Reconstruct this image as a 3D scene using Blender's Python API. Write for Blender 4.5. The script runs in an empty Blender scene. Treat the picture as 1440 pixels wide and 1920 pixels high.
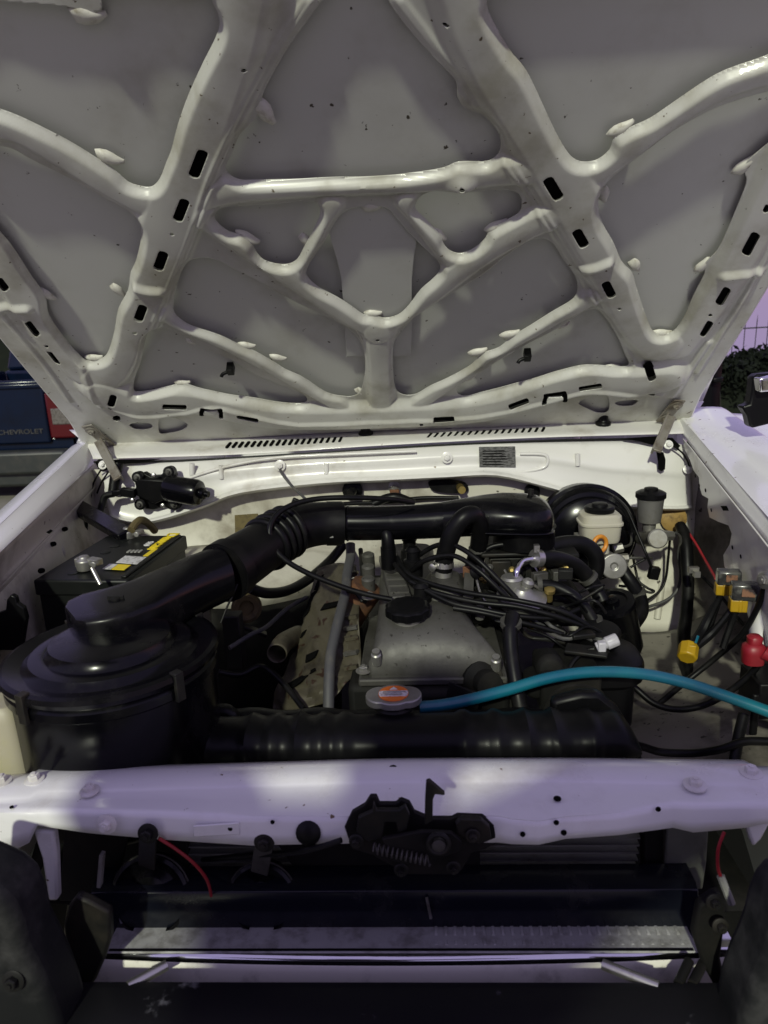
import bpy, bmesh, math, random
import numpy as np
from math import sin, cos, radians, pi
from mathutils import Vector, Matrix

random.seed(7)
SC = bpy.context.scene
COL = SC.collection

# ------------------------------------------------------------------ camera
F = 1350.0                         # focal length in pixels of the 1440x1920 photograph
PITCH, YAW, ROLL = radians(15), radians(-3), radians(2.6)
CAM = np.array([0.04, 0.0, 1.45])
_f = np.array([sin(YAW) * cos(PITCH), cos(YAW) * cos(PITCH), -sin(PITCH)])
_r0 = np.array([cos(YAW), -sin(YAW), 0.0])
_u0 = np.cross(_r0, _f)
_r = _r0 * cos(ROLL) - _u0 * sin(ROLL)
_u = np.cross(_r, _f)
cd = bpy.data.cameras.new('camera')
cam = bpy.data.objects.new('camera', cd)
COL.objects.link(cam)
cam.matrix_world = Matrix(((_r[0], _u[0], -_f[0], CAM[0]), (_r[1], _u[1], -_f[1], CAM[1]),
                           (_r[2], _u[2], -_f[2], CAM[2]), (0, 0, 0, 1)))
cd.sensor_fit = 'VERTICAL'
cd.sensor_height = 36.0
cd.sensor_width = 36.0
cd.lens = F * 36.0 / 1920.0
cd.clip_start = 0.02
cd.clip_end = 2000
cd.dof.use_dof = True
cd.dof.focus_distance = 1.25
cd.dof.aperture_fstop = 9.0
SC.camera = cam

# ------------------------------------------------------------------ world (dusk) and the one sun lamp
SUN_EL, SUN_AZ = radians(32), radians(11)      # from the front of the car, a little to the left
w = bpy.data.worlds.new('World')
SC.world = w
w.use_nodes = True
nt = w.node_tree
nt.nodes.clear()
sky = nt.nodes.new('ShaderNodeTexSky')
sky.sky_type = 'NISHITA'
sky.sun_disc = False
sky.sun_elevation = radians(0.5)
sky.sun_rotation = radians(80)
sky.dust_density = 1.0
sky.ozone_density = 2.0
tint = nt.nodes.new('ShaderNodeMix')
tint.data_type = 'RGBA'
tint.blend_type = 'MULTIPLY'
tint.inputs[0].default_value = 1.0
nt.links.new(sky.outputs[0], tint.inputs[6])
tint.inputs[7].default_value = (0.80, 0.58, 0.95, 1)
bgn = nt.nodes.new('ShaderNodeBackground')
bgn.inputs[1].default_value = 0.66
dusk = nt.nodes.new('ShaderNodeMix')
dusk.data_type = 'RGBA'
dusk.inputs[0].default_value = 0.7
nt.links.new(tint.outputs[2], dusk.inputs[6])
dusk.inputs[7].default_value = (0.66, 0.55, 0.94, 1)
nt.links.new(dusk.outputs[2], bgn.inputs[0])
wo = nt.nodes.new('ShaderNodeOutputWorld')
nt.links.new(bgn.outputs[0], wo.inputs[0])

sd = bpy.data.lights.new('sun', 'SUN')
sd.energy = 2.7
sd.angle = radians(2.0)
sd.color = (0.97, 1.0, 0.80)
sun = bpy.data.objects.new('sun', sd)
COL.objects.link(sun)
_to = Vector((-sin(SUN_AZ) * cos(SUN_EL), -cos(SUN_AZ) * cos(SUN_EL), sin(SUN_EL)))
sun.rotation_euler = _to.to_track_quat('Z', 'Y').to_euler()
sun.location = (-2, -6, 6)

SC.view_settings.view_transform = 'Standard'
SC.view_settings.look = 'None'
SC.view_settings.exposure = 0.0
SC.view_settings.gamma = 1.0
SC.cycles.use_denoising = True
SC.cycles.max_bounces = 8

# ------------------------------------------------------------------ pixel -> place helpers (each with its own real distance)
def ray(px, py):
    return _f + (px - 720) / F * _r - (py - 960) / F * _u
def W(px, py, Y):                      # point seen at a pixel, at distance Y down the car
    d = ray(px, py)
    return CAM + d * (Y / d[1])
def G(px, py, z):                      # point seen at a pixel, at height z
    d = ray(px, py)
    return CAM + d * ((z - CAM[2]) / d[2])
def onplane(px, py, p0, n):
    d = ray(px, py)
    return CAM + d * (np.dot(np.asarray(p0) - CAM, n) / np.dot(d, n))
def V3(a):
    return np.array(a, float)
def LY(A, B, Y):                       # point of line AB at distance Y
    t = (Y - A[1]) / (B[1] - A[1])
    return A + (B - A) * t

# ------------------------------------------------------------------ materials
M = {}
def mat(name, col, rough=0.5, metal=0.0, col2=None, nscale=8.0, lo=0.45, hi=0.7, amt=1.0, bump=0.0, bscale=60.0,
        coat=0.0, speck=None, rvar=0.0, trans=0.0, emit=None, spec=0.5, detail=6.0, streak=1.0, sss=0.0):
    m = bpy.data.materials.new(name)
    m.use_nodes = True
    t = m.node_tree
    b = t.nodes['Principled BSDF']
    b.inputs['Base Color'].default_value = (*col, 1)
    b.inputs['Roughness'].default_value = rough
    b.inputs['Metallic'].default_value = metal
    b.inputs['Coat Weight'].default_value = coat
    b.inputs['Coat Roughness'].default_value = 0.08
    b.inputs['Specular IOR Level'].default_value = spec
    if trans:
        b.inputs['Transmission Weight'].default_value = trans
    if sss:
        b.inputs['Subsurface Weight'].default_value = sss
        b.inputs['Subsurface Radius'].default_value = (0.02, 0.02, 0.012)
    tc = t.nodes.new('ShaderNodeTexCoord')
    mp = t.nodes.new('ShaderNodeMapping')
    mp.inputs['Scale'].default_value = (1, 1, streak)
    gm = t.nodes.new('ShaderNodeNewGeometry')
    t.links.new(gm.outputs['Position'], mp.inputs[0])
    if col2 is not None:
        n = t.nodes.new('ShaderNodeTexNoise')
        n.inputs['Scale'].default_value = nscale
        n.inputs['Detail'].default_value = detail
        n.inputs['Roughness'].default_value = 0.62
        t.links.new(mp.outputs[0], n.inputs['Vector'])
        r = t.nodes.new('ShaderNodeMapRange')
        r.interpolation_type = 'SMOOTHSTEP'
        r.inputs['From Min'].default_value = lo
        r.inputs['From Max'].default_value = hi
        r.inputs['To Max'].default_value = amt
        t.links.new(n.outputs['Fac'], r.inputs['Value'])
        mx = t.nodes.new('ShaderNodeMix')
        mx.data_type = 'RGBA'
        mx.inputs[6].default_value = (*col, 1)
        mx.inputs[7].default_value = (*col2, 1)
        t.links.new(r.outputs[0], mx.inputs[0])
        t.links.new(mx.outputs[2], b.inputs['Base Color'])
        if rvar:
            rr = t.nodes.new('ShaderNodeMapRange')
            rr.inputs['To Min'].default_value = rough
            rr.inputs['To Max'].default_value = min(1, rough + rvar)
            t.links.new(r.outputs[0], rr.inputs['Value'])
            t.links.new(rr.outputs[0], b.inputs['Roughness'])
    if speck is not None:
        n3 = t.nodes.new('ShaderNodeTexNoise')
        n3.inputs['Scale'].default_value = speck[0]
        n3.inputs['Detail'].default_value = 4
        t.links.new(gm.outputs['Position'], n3.inputs['Vector'])
        r3 = t.nodes.new('ShaderNodeMapRange')
        r3.inputs['From Min'].default_value = speck[1]
        r3.inputs['From Max'].default_value = speck[1] + .03
        t.links.new(n3.outputs['Fac'], r3.inputs['Value'])
        m3 = t.nodes.new('ShaderNodeMix')
        m3.data_type = 'RGBA'
        src = b.inputs['Base Color'].links[0].from_socket if b.inputs['Base Color'].links else None
        if src: t.links.new(src, m3.inputs[6])
        else: m3.inputs[6].default_value = (*col, 1)
        m3.inputs[7].default_value = (*speck[2], 1)
        t.links.new(r3.outputs[0], m3.inputs[0])
        t.links.new(m3.outputs[2], b.inputs['Base Color'])
    if bump:
        n2 = t.nodes.new('ShaderNodeTexNoise')
        n2.inputs['Scale'].default_value = bscale
        n2.inputs['Detail'].default_value = 3
        t.links.new(mp.outputs[0], n2.inputs['Vector'])
        bp = t.nodes.new('ShaderNodeBump')
        bp.inputs['Strength'].default_value = bump
        bp.inputs['Distance'].default_value = 0.002
        t.links.new(n2.outputs['Fac'], bp.inputs['Height'])
        t.links.new(bp.outputs[0], b.inputs['Normal'])
    if emit:
        b.inputs['Emission Color'].default_value = (*emit[:3], 1)
        b.inputs['Emission Strength'].default_value = emit[3]
    M[name] = m
    return m

mat('white', (.70, .69, .66), .30, col2=(.30, .26, .19), nscale=9, lo=.50, hi=.80, amt=.75, coat=.3, rvar=.3, bump=.05, bscale=25, speck=(60, .75, (.16, .11, .06)))
mat('white_frame', (.54, .54, .495), .36, col2=(.30, .285, .21), nscale=8, lo=.42, hi=.74, amt=.75, coat=.15, rvar=.25, bump=.05, bscale=30, speck=(85, .70, (.10, .075, .045)))
mat('white_clean', (.78, .78, .77), .24, coat=.4, col2=(.45, .42, .38), nscale=11, lo=.52, hi=.82, amt=.6, rvar=.3, bump=.05, bscale=30, speck=(75, .70, (.16, .11, .07)))
mat('white_worn', (.55, .53, .455), .40, col2=(.14, .115, .075), nscale=7, lo=.43, hi=.72, amt=.75, speck=(55, .70, (.05, .04, .03)), rvar=.3, bump=.10, bscale=40)
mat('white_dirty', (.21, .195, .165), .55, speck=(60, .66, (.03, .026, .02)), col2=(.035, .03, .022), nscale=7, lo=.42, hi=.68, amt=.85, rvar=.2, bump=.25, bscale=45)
mat('skin', (.56, .565, .53), .5, col2=(.36, .35, .29), nscale=6, lo=.48, hi=.85, amt=.7, bump=.03, bscale=90, speck=(70, .705, (.06, .05, .035)))
mat('sealant', (.62, .61, .54), .5, col2=(.25, .22, .15), nscale=60, lo=.5, hi=.75, amt=.8)
mat('black_paint', (.002, .002, .003), .20, col2=(.012, .0115, .011), nscale=14, lo=.48, hi=.75, amt=.7, coat=.0, rvar=.3, spec=.24)
mat('black_plastic', (.003, .003, .0035), .38, col2=(.013, .012, .011), nscale=18, lo=.48, hi=.8, amt=.6, spec=.18, rvar=.2, bump=.05)
mat('rubber', (.0035, .0035, .004), .4, col2=(.015, .014, .013), nscale=22, lo=.45, hi=.8, amt=.6, spec=.2, rvar=.2, bump=.06, bscale=120)
mat('rubber_grey', (.055, .055, .058), .6, col2=(.13, .12, .09), nscale=24, lo=.45, hi=.7, amt=.7)
mat('dark_metal', (.012, .012, .011), .5, metal=.3, spec=.3, col2=(.04, .033, .024), nscale=20, lo=.45, hi=.75, amt=.7, rvar=.2, bump=.15)
mat('engine_dark', (.006, .006, .0055), .7, metal=.0, spec=.2, col2=(.018, .016, .013), nscale=16, lo=.42, hi=.75, amt=.8, bump=.3)
mat('alu', (.080, .078, .070), .5, metal=.25, speck=(120, .66, (.02, .018, .014)), col2=(.028, .026, .021), nscale=11, lo=.36, hi=.72, amt=.85, rvar=.2, bump=.15, bscale=150)
mat('alu_light', (.32, .315, .295), .42, metal=.7, col2=(.16, .14, .1), nscale=16, lo=.45, hi=.75, amt=.7, rvar=.2, bump=.1, bscale=120)
mat('steel', (.50, .49, .46), .32, metal=.9, col2=(.2, .16, .1), nscale=30, lo=.5, hi=.75, amt=.7)
mat('chrome', (.78, .78, .80), .10, metal=1.0, col2=(.5, .48, .46), nscale=14, lo=.5, hi=.8, amt=.5, rvar=.2)
mat('tread', (.34, .34, .33), .5, metal=.0, col2=(.12, .115, .10), nscale=45, lo=.42, hi=.7, amt=.7, rvar=.25, bump=.3, bscale=120)
mat('shield', (.075, .066, .043), .6, metal=.2, speck=(40, .62, (.03, .014, .007)), col2=(.022, .018, .012), nscale=16, lo=.42, hi=.7, amt=.85, bump=.3, bscale=60)
mat('rust', (.14, .06, .025), .75, col2=(.05, .025, .015), nscale=40, lo=.4, hi=.7)
mat('hinge', (.25, .235, .20), .5, metal=.3, col2=(.10, .075, .045), nscale=22, lo=.45, hi=.7, amt=.8)
mat('cream', (.46, .44, .36), .38, col2=(.40, .35, .22), nscale=12, lo=.45, hi=.75, amt=.6, sss=.15)
mat('cream_dirty', (.40, .37, .27), .5, col2=(.42, .40, .12), nscale=10, lo=.45, hi=.75, amt=.5, sss=.1)
mat('grey_plastic', (.26, .26, .24), .45, col2=(.14, .13, .11), nscale=20, lo=.45, hi=.75)
mat('connector_grey', (.50, .49, .52), .4, col2=(.28, .27, .25), nscale=30, lo=.45, hi=.75)
mat('yellow', (.40, .245, .008), .42, col2=(.30, .18, .01), nscale=40, lo=.5, hi=.75, amt=.7)
mat('yellow_print', (.75, .58, .02), .5)
mat('white_print', (.62, .62, .60), .5, col2=(.35, .35, .33), nscale=140, lo=.5, hi=.6)
mat('orange', (.62, .24, .025), .45, col2=(.4, .14, .02), nscale=40, lo=.5, hi=.75)
mat('sticker_orange', (.72, .17, .02), .4)
mat('sticker_white', (.62, .60, .60), .4, col2=(.45, .35, .32), nscale=220, lo=.48, hi=.6, streak=6)
mat('plate_grey', (.22, .22, .21), .42, metal=.5, col2=(.09, .09, .085), nscale=120, lo=.42, hi=.6, streak=3)
mat('red', (.24, .010, .018), .45, col2=(.2, .01, .015), nscale=30, lo=.5, hi=.75)
mat('red_wire', (.30, .012, .02), .5)
mat('blue_hose', (.003, .085, .145), .32, col2=(.006, .13, .17), nscale=7, lo=.4, hi=.7, coat=.2)
mat('brown', (.11, .085, .03), .8, col2=(.05, .035, .015), nscale=40, lo=.45, hi=.7, bump=.3)
mat('grommet', (.32, .20, .06), .6, col2=(.10, .06, .02), nscale=40, lo=.45, hi=.7)
mat('brass', (.40, .30, .10), .45, metal=.8, col2=(.12, .09, .04), nscale=40, lo=.45, hi=.7)
mat('hole', (.003, .003, .003), .9, spec=.05)
mat('battery', (.007, .008, .0075), .42, spec=.25, col2=(.03, .03, .027), nscale=16, lo=.5, hi=.8, amt=.5)
mat('navy_paint', (.006, .007, .012), .20, spec=.35, col2=(.02, .02, .02), nscale=18, lo=.5, hi=.8, rvar=.3)
mat('bar_black', (.008, .008, .009), .35, spec=.35, col2=(.16, .16, .165), nscale=17, lo=.625, hi=.70, amt=.7, detail=9, rvar=.3, bump=.05)
mat('bar_grey', (.010, .011, .011), .6, spec=.2, col2=(.05, .05, .048), nscale=14, lo=.45, hi=.75, bump=.1, bscale=200)
mat('cond', (.16, .16, .15), .5, metal=.4, col2=(.09, .085, .07), nscale=30, lo=.45, hi=.75)
mat('green_grey', (.10, .105, .09), .6, col2=(.05, .05, .04), nscale=12, lo=.45, hi=.75)
mat('clear_amber', (.25, .13, .08), .2, col2=(.05, .04, .04), nscale=60, lo=.4, hi=.6)
mat('relay', (.10, .10, .09), .2, col2=(.03, .03, .03), nscale=50, lo=.4, hi=.6, coat=.3)
mat('blue_truck', (.003, .008, .024), .2, spec=.3, col2=(.003, .006, .016), nscale=3, lo=.4, hi=.7)
mat('dark_bumper', (.022, .026, .023), .5, col2=(.035, .036, .03), nscale=10, lo=.45, hi=.7)
mat('lamp_red', (.075, .004, .006), .15)
mat('lamp_clear', (.14, .13, .115), .15, col2=(.09, .08, .07), nscale=40, lo=.45, hi=.6)
mat('glass', (.01, .012, .014), .06, spec=.6)
mat('tyre', (.015, .015, .015), .8, bump=.2)
mat('ground', (.22, .21, .165), .85, col2=(.14, .132, .105), nscale=1.7, lo=.4, hi=.7, bump=.4, bscale=90, detail=10)
mat('leaf', (.006, .009, .005), .8, spec=.2, col2=(.010, .014, .007), nscale=3)
mat('bark', (.05, .04, .03), .9)
mat('fence', (.05, .045, .05), .5, metal=.4)
mat('silver_paint', (.72, .70, .62), .35, col2=(.25, .24, .2), nscale=20, lo=.5, hi=.8, coat=.2)
mat('van_black', (.003, .003, .004), .5, spec=.1)
mat('clothes', (.03, .03, .04), .9)
mat('skin_tone', (.35, .2, .14), .5)

# ------------------------------------------------------------------ object helpers
LOC = {}
def reg(o, parent, world_loc):
    LOC[o] = np.asarray(world_loc, float)
    if parent is not None:
        o.parent = parent
        o.location = Vector(LOC[o] - LOC[parent])
    else:
        o.location = Vector(LOC[o])
    COL.objects.link(o)
def props(o, label=None, cat=None, group=None, kind=None):
    if label: o['label'] = label
    if cat: o['category'] = cat
    if group: o['group'] = group
    if kind: o['kind'] = kind
    return o
def empty(name, loc, label=None, cat=None, group=None):
    o = bpy.data.objects.new(name, None)
    o.empty_display_size = .1
    reg(o, None, loc)
    return props(o, label, cat, group)
def shade(me, ang=35):
    me.polygons.foreach_set('use_smooth', [True] * len(me.polygons))
    try:
        me.set_sharp_from_angle(angle=radians(ang))
    except Exception:
        pass
def O(name, verts, faces, m, parent=None, label=None, smooth=35, solid=0.0, bevel=0.0, **kw):
    v = np.asarray(verts, float)
    c = (v.min(0) + v.max(0)) / 2
    me = bpy.data.meshes.new(name)
    me.from_pydata([tuple(p) for p in (v - c)], [], [tuple(int(i) for i in f) for f in faces])
    bm = bmesh.new()
    bm.from_mesh(me)
    bmesh.ops.remove_doubles(bm, verts=bm.verts, dist=1e-6)
    if not kw.get('raw'):
        bmesh.ops.recalc_face_normals(bm, faces=bm.faces)
    bm.to_mesh(me)
    bm.free()
    me.materials.append(M[m] if isinstance(m, str) else m)
    if smooth:
        shade(me, smooth)
    o = bpy.data.objects.new(name, me)
    reg(o, parent, c)
    if solid:
        s = o.modifiers.new('thickness', 'SOLIDIFY')
        s.thickness = solid
        s.offset = kw.get('soff', 0.0)
    if bevel:
        b = o.modifiers.new('bevel', 'BEVEL')
        b.width = bevel
        b.segments = 2
        b.limit_method = 'ANGLE'
        b.angle_limit = radians(40)
    props(o, label, kw.get('cat'), kw.get('group'), kw.get('kind'))
    return o
def inst(src, parent, world, rot=None, scale=None, label=None):
    o = src.copy()
    for k in list(o.keys()):
        if k in ('label', 'category', 'group'): pass
    reg(o, parent, world)
    if rot is not None: o.rotation_euler = rot
    if scale is not None: o.scale = scale
    if label: o['label'] = label
    return o
# ---- shape makers return (verts, faces)
def join(*parts):
    v, f = [], []
    for (a, b) in parts:
        k = len(v)
        v += [tuple(p) for p in a]
        f += [tuple(i + k for i in q) for q in b]
    return v, f
def crom(P, n=6, closed=False):
    P = [np.asarray(p, float) for p in P]
    N = len(P)
    out = []
    R = range(N) if closed else range(N - 1)
    for i in R:
        if closed:
            a, b, c, d = P[(i - 1) % N], P[i], P[(i + 1) % N], P[(i + 2) % N]
        else:
            a, b, c, d = P[max(i - 1, 0)], P[i], P[i + 1], P[min(i + 2, N - 1)]
        for k in range(n):
            t = k / n
            out.append(.5 * ((2 * b) + (c - a) * t + (2 * a - 5 * b + 4 * c - d) * t * t + (3 * b - a - 3 * c + d) * t ** 3))
    if not closed: out.append(P[-1])
    return out
def sweep(path, r, n=10, sub=6, cap=True, flat=1.0, hollow=False):
    P = [np.append(np.asarray(p, float), (r[i] if hasattr(r, '__len__') else r)) for i, p in enumerate(path)]
    Q = crom(P, sub) if (len(P) > 2 and sub > 1) else P
    pts = [q[:3] for q in Q]
    rad = [q[3] for q in Q]
    v, f = [], []
    up = None
    for i, p in enumerate(pts):
        t = pts[min(i + 1, len(pts) - 1)] - pts[max(i - 1, 0)]
        t = t / (np.linalg.norm(t) + 1e-12)
        if up is None:
            a = np.array([0, 0, 1.0]) if abs(t[2]) < .9 else np.array([1.0, 0, 0])
            up = np.cross(t, a)
        up = up - t * np.dot(up, t)
        up /= np.linalg.norm(up) + 1e-12
        s = np.cross(t, up)
        for k in range(n):
            a = 2 * pi * k / n
            v.append(p + (up * cos(a) + s * sin(a) * flat) * rad[i])
    m = len(pts)
    for i in range(m - 1):
        for k in range(n):
            f.append((i * n + k, i * n + (k + 1) % n, (i + 1) * n + (k + 1) % n, (i + 1) * n + k))
    if cap:
        f.append(tuple(range(n - 1, -1, -1)))
        f.append(tuple((m - 1) * n + k for k in range(n)))
    return v, f
def frame(axis, hint=(0, 0, 1)):
    z = np.asarray(axis, float); z = z / np.linalg.norm(z)
    h = np.asarray(hint, float)
    if abs(np.dot(z, h)) > .95: h = np.array([1.0, 0, 0])
    x = np.cross(h, z); x /= np.linalg.norm(x)
    return x, np.cross(z, x), z
def lathe(c, axis, prof, n=28, lobes=0, lobe=0.0):
    x, y, z = frame(axis)
    c = np.asarray(c, float)
    v, f = [], []
    for (r, h) in prof:
        for k in range(n):
            a = 2 * pi * k / n
            rr = r * (1 + lobe * (0.5 + 0.5 * np.tanh(3 * cos(lobes * a)))) if lobes else r
            v.append(c + x * rr * cos(a) + y * rr * sin(a) + z * h)
    m = len(prof)
    for i in range(m - 1):
        for k in range(n):
            f.append((i * n + k, i * n + (k + 1) % n, (i + 1) * n + (k + 1) % n, (i + 1) * n + k))
    f.append(tuple(range(n - 1, -1, -1)))
    f.append(tuple((m - 1) * n + k for k in range(n)))
    return v, f
def torus(c, axis, R, r, n=28, k=8):
    x, y, z = frame(axis)
    c = np.asarray(c, float)
    v, f = [], []
    for i in range(n):
        a = 2 * pi * i / n
        d = x * cos(a) + y * sin(a)
        for j in range(k):
            b = 2 * pi * j / k
            v.append(c + d * (R + r * cos(b)) + z * r * sin(b))
    for i in range(n):
        for j in range(k):
            f.append((i * k + j, ((i + 1) % n) * k + j, ((i + 1) % n) * k + (j + 1) % k, i * k + (j + 1) % k))
    return v, f
def box(c, size, X=(1, 0, 0), Z=(0, 0, 1), taper=1.0):
    c = np.asarray(c, float)
    z = np.asarray(Z, float); z = z / np.linalg.norm(z)
    x = np.asarray(X, float); x = x - z * np.dot(x, z); x /= np.linalg.norm(x)
    y = np.cross(z, x)
    a, b, h = [s / 2 for s in size]
    v = []
    for k, s in ((-1, 1.0), (1, taper)):
        for i, j in ((-1, -1), (1, -1), (1, 1), (-1, 1)):
            v.append(c + x * i * a * s + y * j * b * s + z * k * h)
    return v, [(3, 2, 1, 0), (4, 5, 6, 7), (0, 1, 5, 4), (1, 2, 6, 5), (2, 3, 7, 6), (3, 0, 4, 7)]
def beam(A, B, wid, hgt, up=(0, 0, 1)):
    A = np.asarray(A, float); B = np.asarray(B, float)
    d = B - A
    L = np.linalg.norm(d)
    return box((A + B) / 2, (L, wid, hgt), X=d, Z=np.asarray(up, float) - d / L * np.dot(up, d / L))
def poly(pts, thick, n=None):
    """extruded outline; pts are world points, thick along the normal n"""
    P = [np.asarray(p, float) for p in pts]
    if n is None:
        n = np.zeros(3)
        for i in range(len(P)):
            n += np.cross(P[i] - P[0], P[(i + 1) % len(P)] - P[0])
        n /= np.linalg.norm(n)
        if n[1] > 0: n = -n
    k = len(P)
    v = [p for p in P] + [p - n * thick for p in P]
    f = [tuple(range(k)), tuple(range(2 * k - 1, k - 1, -1))]
    f += [(i, (i + 1) % k, (i + 1) % k + k, i + k) for i in range(k)]
    return v, f
def PX(pts, Y, sub=0):
    q = [W(a, b, Y) for a, b in pts]
    return crom(q, sub, True) if sub else q
def patch(rows, su=4, sv=4):
    g = [crom(r, su) for r in rows]
    cols = list(zip(*g))
    cols = [crom(c, sv) for c in cols]
    g = list(zip(*cols))
    nr, nc = len(g), len(g[0])
    v = [p for r in g for p in r]
    f = [(i * nc + j, i * nc + j + 1, (i + 1) * nc + j + 1, (i + 1) * nc + j) for i in range(nr - 1) for j in range(nc - 1)]
    return v, f
def loft(secs, cap=True):
    n = len(secs[0])
    v = [p for s in secs for p in s]
    f = [(i * n + k, i * n + (k + 1) % n, (i + 1) * n + (k + 1) % n, (i + 1) * n + k) for i in range(len(secs) - 1) for k in range(n)]
    if cap:
        f.append(tuple(range(n - 1, -1, -1)))
        f.append(tuple((len(secs) - 1) * n + k for k in range(n)))
    return v, f
def oval(c, A, B, n=20, p=2.0):
    c = np.asarray(c, float)
    out = []
    for k in range(n):
        a = 2 * pi * k / n
        ca, sa = cos(a), sin(a)
        out.append(c + np.asarray(A) * np.sign(ca) * abs(ca) ** (2 / p) + np.asarray(B) * np.sign(sa) * abs(sa) ** (2 / p))
    return out
def surfY(verts, px, py):
    P = np.asarray(verts) - CAM
    D = P @ _f
    q = np.hypot(720 + F * (P @ _r) / D - px, 960 - F * (P @ _u) / D - py)
    k = np.argsort(q)[:4]
    w_ = 1 / (q[k] + .5)
    return float((np.asarray(verts)[k, 1] * w_).sum() / w_.sum())
def WP(pts):
    return [W(*p) for p in pts]
def hose(name, pts, r, m, parent, label=None, n=10, sub=6):
    return O(name, *sweep(WP(pts), r, n, sub), m, parent, label, smooth=60)
def text_mesh(body, size, extrude=.001, shear=0.0, bold=0.0):
    cu = bpy.data.curves.new('t', 'FONT')
    cu.body = body
    cu.size = size
    cu.extrude = extrude
    cu.shear = shear
    cu.offset = bold
    cu.align_x = 'CENTER'
    cu.align_y = 'CENTER'
    t = bpy.data.objects.new('t', cu)
    COL.objects.link(t)
    dg = bpy.context.evaluated_depsgraph_get()
    me = bpy.data.meshes.new_from_object(t.evaluated_get(dg))
    v = [tuple(q.co) for q in me.vertices]
    f = [tuple(p.vertices) for p in me.polygons]
    bpy.data.objects.remove(t)
    return v, f
def text(name, body, size, c, X, Yd, m, parent, label=None, **k):
    v, f = text_mesh(body, size, **k)
    X = np.asarray(X, float); X = X / np.linalg.norm(X)
    Yd = np.asarray(Yd, float); Yd = Yd - X * np.dot(X, Yd); Yd /= np.linalg.norm(Yd)
    Z = np.cross(X, Yd)
    return O(name, [np.asarray(c) + X * p[0] + Yd * p[1] + Z * p[2] for p in v], f, m, parent, label, smooth=0)

# ================================================================== THE GROUND
gv = [(-300, -60, 0), (300, -60, 0), (300, 13, 0), (-300, 13, 0), (-300, 20, -.3), (300, 20, -.3), (-300, 500, -52), (300, 500, -52)]
O('ground', gv, [(0, 1, 2, 3), (3, 2, 5, 4), (4, 5, 7, 6)], 'ground', None, smooth=0, kind='structure')

# ================================================================== THE WHITE VEHICLE
CAR = empty('off_road_vehicle', (-.04, 1.3, 0), 'white off-road vehicle with its bonnet propped open over the engine bay', 'car')

# ------------------------------------------------------------------ bonnet
PHI = radians(40)
H0 = W(720, 800, 1.74)
BN = np.array([0, -sin(PHI), -cos(PHI)])          # out of the underside
BV = np.array([0, -cos(PHI), sin(PHI)])           # hinge -> front edge
def BUV(px, py, h=0.0):
    p = onplane(px, py, H0 + BN * h, BN)
    return np.array([p[0], np.dot(p - H0, BV)])
def BP(u, v, h=0.0):
    return np.array([u, H0[1], H0[2]]) + BV * v + BN * h
def BPX(px, py, h=0.0):
    a = BUV(px, py, h)
    return BP(a[0], a[1], h)
OUTER = [(-.772, -.024), (-.777, .10), (-.775, .42), (-.765, .80), (-.735, 1.0), (-.66, 1.07), (-.4, 1.085), (-.05, 1.09),
         (.3, 1.085), (.57, 1.07), (.645, 1.0), (.672, .80), (.680, .45), (.676, .1), (.668, -.010), (.47, -.006), (.22, -.004), (-.04, 0), (-.3, -.006), (-.53, -.016)]
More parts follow.
